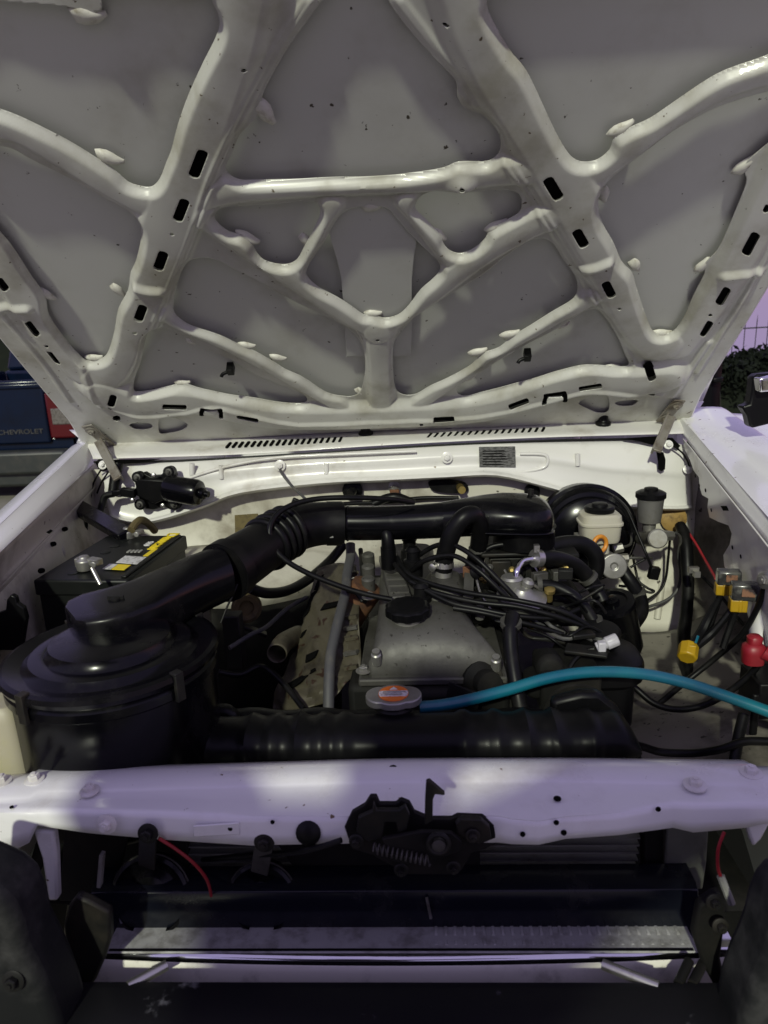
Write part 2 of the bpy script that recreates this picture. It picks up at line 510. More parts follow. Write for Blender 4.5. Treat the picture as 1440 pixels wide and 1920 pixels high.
CUT = [
 [(0,205),(50,225),(110,255),(170,290),(215,320),(240,342),(265,350),(285,350),(300,335),(312,305),(322,280),(335,230),(355,175),(380,120),(405,70),(412,38),(398,5),(375,-12),(205,-8),(190,20),(150,26),(130,14),(0,2),(-100,-10),(-150,60),(-140,150),(-70,185)],
 [(0,275),(30,283),(60,300),(150,345),(210,380),(245,400),(262,420),(265,445),(255,490),(245,512),(240,545),(222,580),(215,620),(205,655),(195,670),(175,677),(160,675),(148,665),(125,640),(92,592),(85,555),(60,520),(25,465),(0,435),(-60,360),(-110,300),(-70,268)],
 [(1480,165),(1440,172),(1380,190),(1330,208),(1260,248),(1190,300),(1140,340),(1125,365),(1122,390),(1130,420),(1150,455),(1165,490),(1185,512),(1195,545),(1210,590),(1222,618),(1237,627),(1262,622),(1280,600),(1300,555),(1321,515),(1322,495),(1345,470),(1365,430),(1390,370),(1400,340),(1396,322),(1402,303),(1440,270),(1490,225),(1500,180)],
 [(915,-5),(915,20),(935,60),(960,100),(985,130),(1010,180),(1040,245),(1060,280),(1075,297),(1095,304),(1120,300),(1143,282),(1152,258),(1180,240),(1220,222),(1260,195),(1310,160),(1360,132),(1440,103),(1520,70),(1560,0),(1480,-40),(1100,-40),(935,-30)],
 [(605,0),(575,40),(540,90),(505,150),(492,180),(490,200),(478,225),(450,252),(435,288),(424,310),(428,325),(450,337),(495,338),(600,334),(720,330),(770,325),(830,315),(860,304),(905,304),(925,297),(938,280),(935,250),(905,215),(875,205),(858,183),(854,150),(820,115),(775,65),(740,20),(727,0),(700,-30),(665,-38),(630,-30)],
 [(405,398),(415,391),(440,388),(520,382),(580,378),(597,385),(600,402),(588,430),(572,460),(562,480),(553,490),(540,495),(520,495),(495,488),(480,472),(472,455),(455,441),(430,435),(410,420),(402,408)],
 [(779,385),(787,370),(810,360),(845,361),(885,361),(920,357),(960,358),(976,368),(978,388),(970,402),(940,418),(918,431),(910,447),(890,465),(865,475),(845,471),(832,458),(825,440),(797,410),(781,395)],
 [(640,402),(660,391),(695,388),(725,391),(742,407),(762,432),(800,470),(821,490),(826,505),(815,520),(790,542),(767,572),(747,590),(722,597),(702,592),(682,590),(660,575),(630,556),(600,540),(578,522),(575,505),(590,480),(610,450),(625,422)],
 [(325,570),(330,540),(345,500),(365,486),(400,486),(440,505),(480,525),(550,565),(640,608),(662,625),(680,650),(685,690),(678,730),(665,742),(645,744),(610,735),(565,706),(535,693),(515,680),(480,660),(450,647),(415,630),(360,611),(340,600),(327,587)],
 [(738,645),(750,625),(770,602),(785,588),(840,555),(905,515),(950,480),(990,453),(1020,448),(1040,460),(1055,485),(1077,515),(1083,540),(1075,560),(1040,582),(990,613),(960,632),(935,652),(905,663),(885,683),(850,704),(810,722),(780,739),(755,740),(741,727),(737,690)],
 [(250,728),(253,708),(265,675),(272,640),(282,620),(310,616),(350,632),(370,648),(410,665),(450,685),(490,708),(540,726),(570,741),(576,752),(562,757),(530,755),(480,747),(425,739),(380,729),(345,720),(315,725),(280,732),(256,735)],
 [(857,737),(862,724),(885,709),(920,686),(970,656),(1010,635),(1050,614),(1088,588),(1115,580),(1130,590),(1145,610),(1162,640),(1172,665),(1179,684),(1155,688),(1120,685),(1090,685),(1050,695),(1000,710),(945,725),(900,737),(872,743)],
 [(242,797),(262,792),(285,797),(280,804),(255,805)],
 [(299,812),(298,790),(310,783),(330,785),(352,797),(340,807),(318,812)],
 [(1085,757),(1100,746),(1115,741),(1138,742),(1143,760),(1138,773),(1120,774),(1102,767)],
 [(1153,755),(1175,751),(1197,752),(1185,761),(1162,761)],
]
def stad(cx, cy, l, wd, dx, dy):
    L = math.hypot(dx, dy); dx, dy = dx / L, dy / L
    o = []
    for s, a0 in ((1, -pi / 2), (-1, pi / 2)):
        for k in range(5):
            a = a0 + pi * k / 4
            e = l - wd * .6
            lx, ly = s * e + wd * .6 * cos(a) * (1 if True else s), wd * np.sign(sin(a)) * abs(sin(a)) ** .6
            o.append((cx + dx * lx - dy * ly, cy + dy * lx + dx * ly))
    return o
SL = [stad(372,305,28,11,-20,52), stad(340,392,23,10,-20,52), stad(302,487,19,10,-20,55), stad(264,585,17,9,-20,55), stad(211,747,12,7,-15,50),
      stad(1037,352,24,11,27,45), stad(1088,445,19,10,27,48), stad(1141,541,17,9,25,50), stad(1219,698,12,8,20,45),
      stad(60,619,17,8,30,38), stad(99,676,16,7,30,38), stad(4,535,14,8,30,38), stad(1408,458,24,9,-24,46), stad(1356,556,19,8,-24,42), stad(1325,618,17,7,-24,42), stad(1437,392,8,5,-24,46),
      stad(328,758,23,5,1,0.02), stad(465,778,21,5,50,10), stad(972,752,20,5,40,-14), stad(1106,721,22,5,40,-6), stad(832,781,20,5,40,-1),
      stad(397,764,22,5,40,0), stad(378,771,9,4,0,1), stad(415,772,9,4,0,1), stad(1040,735,22,5,40,-6), stad(1021,744,9,4,-3,9), stad(1059,741,9,4,0,9)]
for cx, cy, r in ((457,131,6),(323,437,4),(253,622,4),(1161,577,4),(1332,592,4),(866,350,6),(708,636,4),(836,50,7),(87,651,4),(217,794,8),(1222,745,7),(206,766,4),(790,792,4)):
    SL.append([(cx + r * cos(a), cy + r * .7 * sin(a)) for a in np.linspace(0, 2 * pi, 9)[:-1]])
SPINE = [  # polyline, half width (m), height
 ([(450,-60),(440,0),(425,80),(400,160),(368,260),(330,370),(290,480),(255,580),(215,680),(185,718)], .060, .022),
 ([(870,-60),(890,0),(915,80),(960,170),(1015,260),(1065,350),(1110,440),(1160,530),(1202,610),(1245,655)], .060, .022),
 ([(-120,250),(-40,235),(30,245),(110,290),(180,335),(250,375),(310,400)], .038, .019),
 ([(1500,120),(1400,145),(1320,180),(1240,232),(1160,292),(1105,330),(1060,352)], .038, .019),
 ([(385,376),(430,366),(500,358),(600,352),(720,347),(800,344),(865,338),(950,330),(1000,328),(1035,330)], .031, .018),
 ([(345,392),(390,418),(450,460),(520,508),(600,560),(655,597),(707,625)], .033, .019),
 ([(1085,385),(1030,415),(960,450),(880,500),(800,562),(750,597),(707,625)], .033, .019),
 ([(622,390),(597,440),(560,512)], .024, .015), ([(765,385),(803,430),(852,497)], .024, .015),
 ([(707,625),(712,690),(715,780)], .034, .018),
 ([(255,565),(295,588),(350,618),(420,648),(500,690),(590,740),(650,775)], .027, .017),
 ([(1160,540),(1115,563),(1050,596),(980,636),(900,680),(830,732),(780,768)], .027, .017),
 ([(190,738),(260,764),(330,756),(390,761),(460,778),(560,788),(720,785),(870,777),(960,760),(1040,733),(1110,717),(1180,722),(1245,716)], .062, .028),
 ([(-160,300),(-60,420),(0,500),(50,575),(110,655),(160,712)], .046, .017), ([(1530,220),(1480,320),(1440,395),(1392,490),(1342,570),(1275,660)], .046, .017),
 ([(707,625),(708,628)], .042, .022)]
RIDGE = [([(245,532),(272,540),(300,543)], .014, .010), ([(1095,503),(1118,497),(1140,488)], .014, .010),
 ([(-10,588),(20,582),(52,577)], .014, .009), ([(1358,517),(1390,514),(1425,516)], .014, .009),
 ([(585,10),(540,80),(500,150),(450,240),(405,330),(370,430),(335,520),(300,600),(262,690)], .007, .004),
 ([(570,10),(525,80),(485,150),(435,240),(392,330),(358,430),(322,520),(288,600)], .005, .003),
 ([(740,10),(800,90),(850,160),(900,240),(950,310),(1010,400),(1060,480),(1110,560),(1150,620),(1190,690)], .007, .004),
 ([(755,10),(815,90),(865,160),(913,240),(963,310),(1023,400),(1073,480),(1123,560)], .005, .003),
 ([(200,765),(260,776),(330,773),(400,758),(470,773),(560,789),(720,784),(850,779),(950,766),(1040,743),(1110,729),(1180,737),(1240,747)], .012, .006),
 ([(130,640),(155,690),(175,740),(190,770)], .012, .006), ([(866,350),(867,350.5)], .028, .010), ([(1330,650),(1290,710),(1262,750)], .012, .005),
 ([(-40,545),(20,620),(80,690),(130,760)], .010, .006), ([(1450,470),(1400,560),(1350,640),(1310,705)], .010, .006)]

def seg_d(P, A, B):
    AB = B - A
    t = np.clip(((P - A) @ AB) / (AB @ AB + 1e-12), 0, 1)
    return np.linalg.norm(P - (A + t[:, None] * AB), axis=1)
def line_d(P, L):
    d = np.full(len(P), 9.0)
    for a, b in zip(L[:-1], L[1:]):
        lo, hi = np.minimum(a, b) - .08, np.maximum(a, b) + .08
        k = np.all((P > lo) & (P < hi), axis=1)
        if k.any(): d[k] = np.minimum(d[k], seg_d(P[k], a, b))
    return d
def poly_sd(P, L):            # negative inside
    d = np.full(len(P), 9.0)
    ins = np.zeros(len(P), bool)
    x, y = P[:, 0], P[:, 1]
    for a, b in zip(L, np.roll(L, -1, axis=0)):
        d = np.minimum(d, seg_d(P, a, b))
        c = (a[1] > y) != (b[1] > y)
        xi = (b[0] - a[0]) * (y - a[1]) / (b[1] - a[1] + 1e-15) + a[0]
        ins ^= c & (x < xi)
    return np.where(ins, -d, d)
def sst(x, a, b):
    t = np.clip((x - a) / (b - a), 0, 1)
    return t * t * (3 - 2 * t)

STEP = .0027
us = np.arange(-.79, .70, STEP)
vs = np.arange(-.04, 1.10, STEP)
UU, VV = np.meshgrid(us, vs)
P2 = np.stack([UU.ravel(), VV.ravel()], 1)
outer = np.array(crom([np.array(p) for p in OUTER], 3, True))
S = poly_sd(P2, outer)
DC = np.full(len(P2), 9.0)
for c in CUT:
    L = np.array(crom([BUV(*p, .011) for p in c], 3, True))
    lo, hi = L.min(0) - .06, L.max(0) + .06
    k = np.all((P2 > lo) & (P2 < hi), axis=1)
    q = poly_sd(P2[k], L)
    DC[k] = np.minimum(DC[k], q)
S = np.maximum(S, -DC)
for c in SL:
    L = np.array([BUV(*p, .024) for p in c])
    lo, hi = L.min(0) - .012, L.max(0) + .012
    k = np.all((P2 > lo) & (P2 < hi), axis=1)
    S[k] = np.maximum(S[k], -poly_sd(P2[k], L))
SPW = [(np.array([BUV(*p, .025) for p in crom([np.array(q) for q in s], 3)]), hw * .98, h * .8) for s, hw, h in SPINE]
RDW = [(np.array([BUV(*p, .021) for p in crom([np.array(q) for q in s], 3)]), hw, h) for s, hw, h in RIDGE]
def height(P, dcut, dout):
    h = np.zeros(len(P))
    for L, hw, hh in SPW:
        d = line_d(P, L)
        t = np.clip(1 - d / hw, 0, 1)
        tt = np.clip(t / .46, 0, 1)
        h = np.maximum(h, hh * (.80 * (.25 * tt + .75 * sst(tt, 0, 1)) + .20 * sst(t, 0, 1)))
    h *= sst(dcut, .000, .011) * sst(dout, .004, .020)
    for L, hw, hh in RDW:
        d = line_d(P, L)
        h += hh * sst(1 - d / hw, 0, 1) * sst(dcut, .002, .010)
    rng = np.sin(P[:, 0] * 61) * np.sin(P[:, 1] * 47 + 1) * .0006
    return h + rng + .0095
nu, nv = len(us), len(vs)
Sg = S.reshape(nv, nu)
vid = {}
vp = []
def gvx(j, i):
    k = (j, i)
    if k not in vid:
        vid[k] = len(vp); vp.append((us[i], vs[j]))
    return vid[k]
def evx(j0, i0, j1, i1):
    k = (j0, i0, j1, i1) if (j0, i0) < (j1, i1) else (j1, i1, j0, i0)
    if k not in vid:
        a, b = Sg[k[0], k[1]], Sg[k[2], k[3]]
        t = a / (a - b)
        vid[k] = len(vp)
        vp.append((us[k[1]] + (us[k[3]] - us[k[1]]) * t, vs[k[0]] + (vs[k[2]] - vs[k[0]]) * t))
    return vid[k]
fc = []
neg = Sg < 0
cnt = neg[:-1, :-1].astype(int) + neg[1:, :-1] + neg[:-1, 1:] + neg[1:, 1:]
for j, i in zip(*np.nonzero(cnt)):
    c = ((j, i), (j, i + 1), (j + 1, i + 1), (j + 1, i))
    if cnt[j, i] == 4:
        fc.append([gvx(*q) for q in c]); continue
    pg = []
    for a in range(4):
        p, q = c[a], c[(a + 1) % 4]
        if neg[p]: pg.append(gvx(*p))
        if neg[p] != neg[q]: pg.append(evx(*p, *q))
    if len(pg) >= 3: fc.append(pg)
vp = np.array(vp)
dC = np.full(len(vp), 9.0)
for c in CUT:
    L = np.array(crom([BUV(*p, .011) for p in c], 3, True))
    lo, hi = L.min(0) - .05, L.max(0) + .05
    k = np.all((vp > lo) & (vp < hi), axis=1)
    dC[k] = np.minimum(dC[k], np.abs(poly_sd(vp[k], L)))
dO = np.abs(poly_sd(vp, outer))
hh = height(vp, dC, dO)
fv = [BP(p[0], p[1], h) for p, h in zip(vp, hh)]

# outer skin of the bonnet, as seen from beneath
nx, ny = 40, 30
def skin_pt(a, b):
    u = -.772 + 1.446 * a
    v = -.022 + 1.112 * b
    return BP(u, v, -.010 * sin(pi * a) * sin(pi * b) * 1.0 - .001)
sv = [skin_pt(i / nx, j / ny) for j in range(ny + 1) for i in range(nx + 1)]
sf = [(j * (nx + 1) + i, j * (nx + 1) + i + 1, (j + 1) * (nx + 1) + i + 1, (j + 1) * (nx + 1) + i) for j in range(ny) for i in range(nx)]
# trim the corners to the outline
def clampo(p):
    return p
BON = O('bonnet', sv, sf, 'skin', CAR, 'open bonnet seen from below, its bare grey skin behind a white pressed frame', solid=.0015)
FR = O('inner_frame', fv, fc, 'white_frame', BON, 'white pressed steel bracing frame with slots under the bonnet', smooth=50, solid=.0012, raw=True)
for c in SL:
    L = np.array([BUV(*p, .024) for p in c])
    cc = L.mean(0)
    k_ = np.argmin(np.hypot(vp[:, 0] - cc[0], vp[:, 1] - cc[1]) + 0)
    hz = float(np.median(hh[np.argsort(np.hypot(vp[:, 0] - cc[0], vp[:, 1] - cc[1]))[:12]]))
    L = cc + (L - cc) * 1.12 + (L - cc) / (np.linalg.norm(L - cc, axis=1, keepdims=True) + 1e-9) * .001
    O('slot_shade_backing', *poly([BP(p[0], p[1], hz - .007) for p in L], .001, BN), 'hole', FR, smooth=0)  # black backing added to darken each slot like an unlit cavity
# folded hem round the edge of the bonnet
hem = [BP(p[0], p[1], .004) for p in outer] + [BP(p[0], p[1], .004) for p in outer[:1]]
O('hem', *sweep(hem, .0055, 8, 1), 'white', BON, smooth=60)
# raised stiffening pad behind the spider's centre
pad = [BUV(*p) for p in ((622,398),(770,398),(772,520),(770,655),(760,664),(660,664),(650,655),(640,520))]
O('stiffening_pad', *poly([BP(p[0], p[1], .004) for p in crom(pad, 4, True)], .003, BN), 'skin', BON, bevel=.0015)
for a, b in ((572, 45), (770, 60)):
    pass
# dabs of sealant between frame and skin
D0 = None
for px, py, s, an in ((495,208,1.5,70),(205,297,1.5,30),(165,28,1.6,10),(463,447,1.6,35),(572,450,1.1,70),(697,387,1.3,0),(822,441,1.2,50),(700,588,1.3,0),(1165,243,1.4,-35),(1131,365,1.1,80),
    (221,544,1.2,70),(87,552,1.3,60),(463,648,1.3,15),(521,671,1.3,20),(343,718,1.3,0),(361,640,1.0,25),(1190,498,1.2,60),(1318,497,1.3,-70),(1397,310,1.4,-55),(897,660,1.5,-20),(957,627,1.5,-20),(1055,610,1.1,-25),(880,708,1.1,-25),(178,671,1.4,0),(1239,625,1.5,0),(525,714,1.0,25),(955,460,1.2,-30),(932,425,1.5,-30),(1148,688,1.2,0),(675,735,1.2,70)):
    c = BPX(px, py, .004)
    if D0 is None:
        v, f = [], []
        x, y, z = np.array([1., 0, 0]), BV, BN
        nn = 14
        for r_, h_ in ((1, 0), (.92, .45), (.65, .8), (.3, .97), (.02, 1)):
            for k in range(nn):
                a = 2 * pi * k / nn
                rr = r_ * (1 + .12 * sin(3 * a + 1) + .07 * sin(5 * a))
                v.append(x * .0155 * rr * cos(a) + y * .0115 * rr * sin(a) + z * .010 * h_)
        for i in range(4):
            for k in range(nn):
                f.append((i * nn + k, i * nn + (k + 1) % nn, (i + 1) * nn + (k + 1) % nn, (i + 1) * nn + k))
        f.append(tuple(4 * nn + k for k in range(nn)))
        D0 = O('sealant_dab', [np.array(p) + c for p in v], f, 'sealant', BON, smooth=60)
        dab = D0
    else:
        dab = inst(D0, BON, c)
    s *= .78
    dab.scale = (s * 1.15, s, s * .8)
    dab.rotation_euler = Matrix.Rotation(radians(an), 4, Vector(-BN)).to_euler()
# chipped sealant strips along some edges
for pts in (((905,664),(885,686),(850,706),(830,714)), ((810,724),(795,733),(780,741)), ((660,605),(682,640)), ((480,500),(520,520),(545,530))):
    O('sealant_strip', *sweep([BPX(a, b, .009) for a, b in pts], .0022, 6, 4), 'sealant', BON, smooth=60)
# two black washer nozzles on the skin
for px, py, s in ((433, 684, 1), (988, 658, 1)):
    b = BPX(px, py, .0)
    v1 = box(b + BN * .010, (.014, .018, .022), Z=BN)
    v2 = sweep([b + BN * .016, b + BN * .018 + np.array([-.016, 0, -.004]), b + BN * .018 + np.array([-.020, 0, -.010])], .004, 8, 3)
    O('washer_nozzle', *join(v1, v2), 'black_plastic', BON, 'small black washer nozzle clipped to the bonnet skin', bevel=.001)
# tabs in the two square clips of the rear rail
for px, py in ((397, 774), (1040, 748)):
    c = BPX(px, py, .030)
    O('clip_tab', *box(c, (.030, .016, .004), Z=BN), 'white_frame', BON, bevel=.001)
# smear of grease by a bolt hole
def bolt_mesh(r=.008):
    a = lathe((0, 0, 0), (0, 0, 1), [(r * 1.75, 0), (r * 1.75, .0016), (r * 1.5, .0022)], 20)
    b = lathe((0, 0, .002), (0, 0, 1), [(r, 0), (r, .005), (r * .85, .0062)], 6)
    c = lathe((0, 0, .008), (0, 0, 1), [(r * .45, 0), (r * .42, .002)], 10)
    return join(a, b, c)
BOLTS = {}
def bolt(c, axis, parent, r=.008, m='steel', name='bolt', spin=0.0, label=None):
    k = (round(r, 4), m)
    if k not in BOLTS:
        v, f = bolt_mesh(r)
        me = bpy.data.meshes.new(name)
        me.from_pydata([tuple(p) for p in v], [], f)
        me.materials.append(M[m]); shade(me, 30)
        BOLTS[k] = me
    o = bpy.data.objects.new(name, BOLTS[k])
    reg(o, parent, c)
    q = Vector(axis).to_track_quat('Z', 'Y') @ Matrix.Rotation(spin, 3, 'Z').to_quaternion()
    o.rotation_euler = q.to_euler()
    if label: o['label'] = label
    return o
# hinges
for (a1, a2, e, s) in (((172, 806), (199, 829), (221, 898), 1), ((1267, 759), (1247, 783), (1231, 846), -1)):
    A = BPX(a1[0], a1[1], .018); B = BPX(a2[0], a2[1], .022); E_ = W(e[0], e[1], 1.575)
    pl = beam(A + BN * .0 + (A - B) * .35, B + (B - A) * .35, .030, .004, up=BN)
    arm = beam((A + B) / 2 + BN * .014, E_, .020, .006, up=(s * .35, -1, .2))
    arm2 = beam((A + B) / 2 + BN * .010 + np.array([.008 * s, 0, 0]), E_ + np.array([.008 * s, .004, 0]), .005, .018, up=(s * .35, -1, .2))
    hg = O('hinge', *join(pl, arm, arm2), 'hinge', BON, 'worn steel hinge arm between bonnet corner and cowl', bevel=.0015)
    bolt(A + BN * .003, BN, hg, .0085, 'hinge')
    bolt(B + BN * .003, BN, hg, .0085, 'hinge')

# ------------------------------------------------------------------ cowl, bulkhead, firewall
cw = [[W(130, 806, 1.84), W(450, 790, 1.84), W(720, 776, 1.84), W(1000, 764, 1.84), W(1320, 752, 1.84)],
      [W(160, 832, 1.745), W(450, 822, 1.745), W(720, 808, 1.745), W(1000, 796, 1.745), W(1300, 783, 1.745)],
      [W(172, 853, 1.675), W(450, 844, 1.672), W(720, 828, 1.67), W(1000, 814, 1.67), W(1288, 806, 1.675)],
      [W(174, 861, 1.664), W(450, 852, 1.660), W(720, 835, 1.658), W(1000, 821, 1.658), W(1286, 813, 1.664)]]
COWL = O('cowl_panel', *patch(cw, 6, 4), 'white', CAR, 'white scuttle panel with two rows of slanted air slots', solid=.0015, soff=-1)
def cowl_p(px, py):
    a = cw[1][2]; n = np.cross(cw[1][3] - cw[1][1], cw[2][2] - cw[1][2]); n /= np.linalg.norm(n)
    if n[2] < 0: n = -n
    return onplane(px, py, a, n), n
for (x0, y0, x1, y1, k) in ((428, 834, 638, 824, 19), (805, 817, 1018, 806, 18)):
    S0 = None
    for i in range(k):
        t = i / (k - 1)
        c, n = cowl_p(x0 + (x1 - x0) * t, y0 + (y1 - y0) * t)
        c2, _ = cowl_p(x0 + (x1 - x0) * t + 3.5, y0 + (y1 - y0) * t - 4)
        if S0 is None:
            v, f = beam(c - (c2 - c), c + (c2 - c) * 1.2, .0062, .005, up=n)
            S0 = O('air_slot', np.array(v) - n * .0015, f, 'hole', COWL, bevel=.0008); base = c
        else:
            inst(S0, COWL, LOC[S0] + (c - base))
for px, py in ((686, 813), (1131, 794)):
    c, n = cowl_p(px, py)
    O('wiper_pivot', *join(lathe(c, n, [(.018, -.004), (.018, .004), (.012, .008), (.010, .022), (.006, .024)], 18),
      beam(c + n * .016, c + n * .022 + np.array([-.05 if px < 1000 else -.05, .06, .01]), .016, .010, up=n)), 'black_plastic', CAR, 'black wiper spindle on the cowl' if px < 900 else 'black wiper spindle beside the right hinge', bevel=.002)

bt = [(185, 870), (240, 868), (300, 864), (380, 860), (450, 856), (600, 847), (720, 840), (840, 833), (930, 829), (1030, 827), (1130, 826), (1200, 826), (1262, 830), (1290, 838)]
bm_ = [(196, 915), (245, 915), (300, 912), (380, 897), (450, 886), (600, 874), (720, 868), (840, 861), (930, 859), (1030, 864), (1130, 880), (1200, 885), (1265, 890), (1296, 892)]
bb = [(205, 965), (250, 975), (295, 970), (380, 944), (450, 919), (600, 901), (720, 896), (840, 890), (930, 887), (1030, 909), (1130, 938), (1200, 947), (1268, 949), (1298, 947)]
bl = [(205, 970), (250, 980), (296, 977), (381, 951), (451, 926), (600, 908), (720, 902), (840, 896), (932, 893), (1030, 916), (1130, 944), (1200, 953), (1269, 956), (1300, 953)]
yt = [1.66] * 14; ym = [1.625] * 12 + [1.63, 1.645]; yb = [1.615] * 12 + [1.62, 1.64]
rows = [[W(a, b, y) for (a, b), y in zip(bt, yt)], [W(a, b - 8, y) for (a, b), y in zip(bm_, ym)], [W(a, b + 10, y) for (a, b), y in zip(bm_, ym)], [W(a, b - 4, y) for (a, b), y in zip(bb, yb)],
        [W(a, b, y - .012) for (a, b), y in zip(bb, yb)], [W(a, b, y - .014) for (a, b), y in zip(bl, yb)], [W(a, b + 1, 1.665) + np.array([0, 0, -.002]) for (a, b) in bl]]
BH = O('bulkhead', *patch(rows, 4, 3), 'white', CAR, 'white upper bulkhead panel with flanged lower edge below the cowl', solid=.0012, smooth=50)
def bulk(px, py, dy=0.0):
    return W(px, py, 1.622 - dy)
for px, py, h in ((360, 880, 22), (612, 878, 20), (415, 885, 24), (1083, 862, 22)):
    O('stiffening_bead', *sweep([bulk(px, py - h / 2, -.002), bulk(px, py + h / 2, -.002)], .006, 10, 1), 'white', BH, smooth=60)
O('pressed_contour', *sweep([bulk(942, 884), bulk(985, 884), bulk(1020, 876), bulk(1027, 862), bulk(1018, 852), bulk(975, 851)], .004, 8, 5), 'white', BH, smooth=60)
O('pressed_contour', *sweep([bulk(330, 905), bulk(420, 876), bulk(520, 858), bulk(640, 852), bulk(780, 846)], .0035, 8, 5), 'white', BH, smooth=60)
bolt(bulk(525, 873, .003), (0, -1, .15), BH, .0075, 'white')
bolt(bulk(838, 858, .003), (0, -1, .15), BH, .0075, 'white')
pp = [bulk(898, 838, .004), bulk(966, 837, .004), bulk(967, 876, .004), bulk(899, 876, .004)]
DP = O('data_plate', *poly(pp, .0012), 'plate_grey', BH, 'small grey engraved data plate riveted to bulkhead')
for i in range(6):
    y = 845 + i * 5
    O('engraved_line', *poly([bulk(905, y, .0046), bulk(905 + random.randint(30, 55), y - .4, .0046), bulk(950, y + 1.8, .0046), bulk(905, y + 1.8, .0046)], .0004), 'hole', DP, smooth=0)
O('slotted_hole', *poly([bulk(a, b, .012) for a, b in ((1231, 848), (1244, 848), (1248, 862), (1247, 880), (1240, 884), (1234, 880), (1234, 866))], .002), 'hole', BH)
O('slotted_hole', *poly([bulk(a, b, .010) for a, b in ((212, 885), (226, 884), (222, 905), (218, 925), (208, 923), (210, 905))], .002), 'hole', BH)
sl_ = [W(a, b + 5, 1.655) for a, b in ((176, 861), (300, 860), (450, 853), (600, 844), (720, 836), (840, 829), (1000, 822), (1120, 819), (1200, 818), (1262, 818))]
O('scuttle_seal', *sweep(sl_, .0028, 6, 4), 'rubber', COWL, 'perished black seal line under the scuttle panel')
for pts in (((178, 866), (200, 862), (262, 862), (300, 861), (262, 868), (225, 870), (205, 880), (190, 884)), ((1170, 822), (1238, 818), (1262, 822), (1276, 836), (1270, 842), (1252, 834), (1236, 832), (1222, 834), (1200, 828))):
    O('corner_gap', *poly([W(a, b, 1.640) for a, b in pts], .004), 'hole', BH)
for pts in (((1262, 835), (1280, 850), (1290, 868), (1296, 884)), ((190, 880), (178, 900), (172, 918), (170, 935)), ((205, 882), (190, 905), (182, 925))):
    O('seam_sealer', *sweep([W(a, b, 1.628) for a, b in pts], .0022, 6, 4), 'rubber', BH)
for px, py in ((1253, 834), (193, 872), (1289, 880)):
    bolt(W(px, py, 1.628), (0, -1, .4), BH, .006, 'white')
# lower firewall behind the engine
fr = [[W(a, b, 1.655) for a in (170, 330, 480, 600, 720, 850, 980, 1120, 1230, 1330)] for b in (880, 940)]
fr += [[W(a, 1000, y) for a, y in zip((170, 330, 480, 600, 720, 850, 980, 1120, 1230, 1330), (1.65, 1.65, 1.65, 1.65, 1.65, 1.65, 1.65, 1.645, 1.64, 1.635))]]
fr += [[W(a, 1090, y) for a, y in zip((190, 330, 480, 600, 720, 850, 980, 1120, 1230, 1330), (1.60, 1.60, 1.61, 1.62, 1.65, 1.65, 1.64, 1.62, 1.61, 1.6))]]
fr += [[W(a, 1185, y) for a, y in zip((190, 330, 480, 600, 720, 850, 980, 1120, 1230, 1330), (1.5, 1.5, 1.52, 1.58, 1.66, 1.66, 1.64, 1.60, 1.58, 1.56))]]
FW = O('firewall', *patch(fr, 4, 4), 'white_worn', CAR, 'off white firewall stained with grime behind the engine', solid=.002, soff=-1)
O('stiffening_bead', *sweep([W(1245, 1040, 1.63), W(1240, 1100, 1.605), W(1232, 1160, 1.585)], .008, 10, 3), 'white_worn', FW, smooth=60)
O('stiffening_bead', *sweep([W(1205, 1130, 1.605), W(1250, 1125, 1.60), W(1285, 1140, 1.59)], .006, 10, 3), 'white_worn', FW, smooth=60)
# rounded panel of the inner wing by the exhaust side
iw = [[W(300, 1030, 1.62), W(420, 1020, 1.63), W(560, 1018, 1.63), W(660, 1025, 1.64)],
      [W(330, 1080, 1.45), W(430, 1065, 1.46), W(560, 1050, 1.50), W(660, 1040, 1.58)],
      [W(390, 1120, 1.32), W(460, 1118, 1.36), W(560, 1098, 1.44), W(650, 1075, 1.55)],
      [W(400, 1150, 1.33), W(470, 1148, 1.38), W(560, 1130, 1.46), W(640, 1100, 1.57)]]
O('wheel_house', *patch(iw, 5, 5), 'white_worn', CAR, 'smooth curved inner wheel house panel beside the engine', solid=.002)
O('shade_sheet', *patch([[V3([-.60, .90, .60]), V3([0, .90, .56]), V3([.55, .90, .58])], [V3([-.60, 1.3, .62]), V3([0, 1.3, .55]), V3([.55, 1.3, .58])], [V3([-.62, 1.72, .70]), V3([0, 1.72, .60]), V3([.60, 1.72, .66])]], 4, 4), 'engine_dark', CAR, 'black sheet added for the shade below the engine', solid=.003)  # dark sheet added to stand in for the shade under the engine
O('shade_panel', *patch([[W(395, 1142, 1.30), W(470, 1140, 1.36), W(560, 1122, 1.44), W(650, 1095, 1.55)], [W(400, 1230, 1.22), W(470, 1230, 1.28), W(560, 1210, 1.38), W(640, 1190, 1.5)], [W(400, 1340, 1.15), W(470, 1340, 1.22), W(560, 1340, 1.3), W(640, 1340, 1.4)]], 4, 4), 'engine_dark', CAR, 'black panel added for the shade below the inner wheel house', solid=.003)  # dark wall put in where the bay falls into shade
O('mastic_patch', *poly([W(440, 966, 1.640), W(483, 963, 1.640), W(486, 985, 1.636), W(470, 1008, 1.63), W(441, 1012, 1.63)], .004), 'brown', FW, 'ragged brown insulation flap on the firewall')
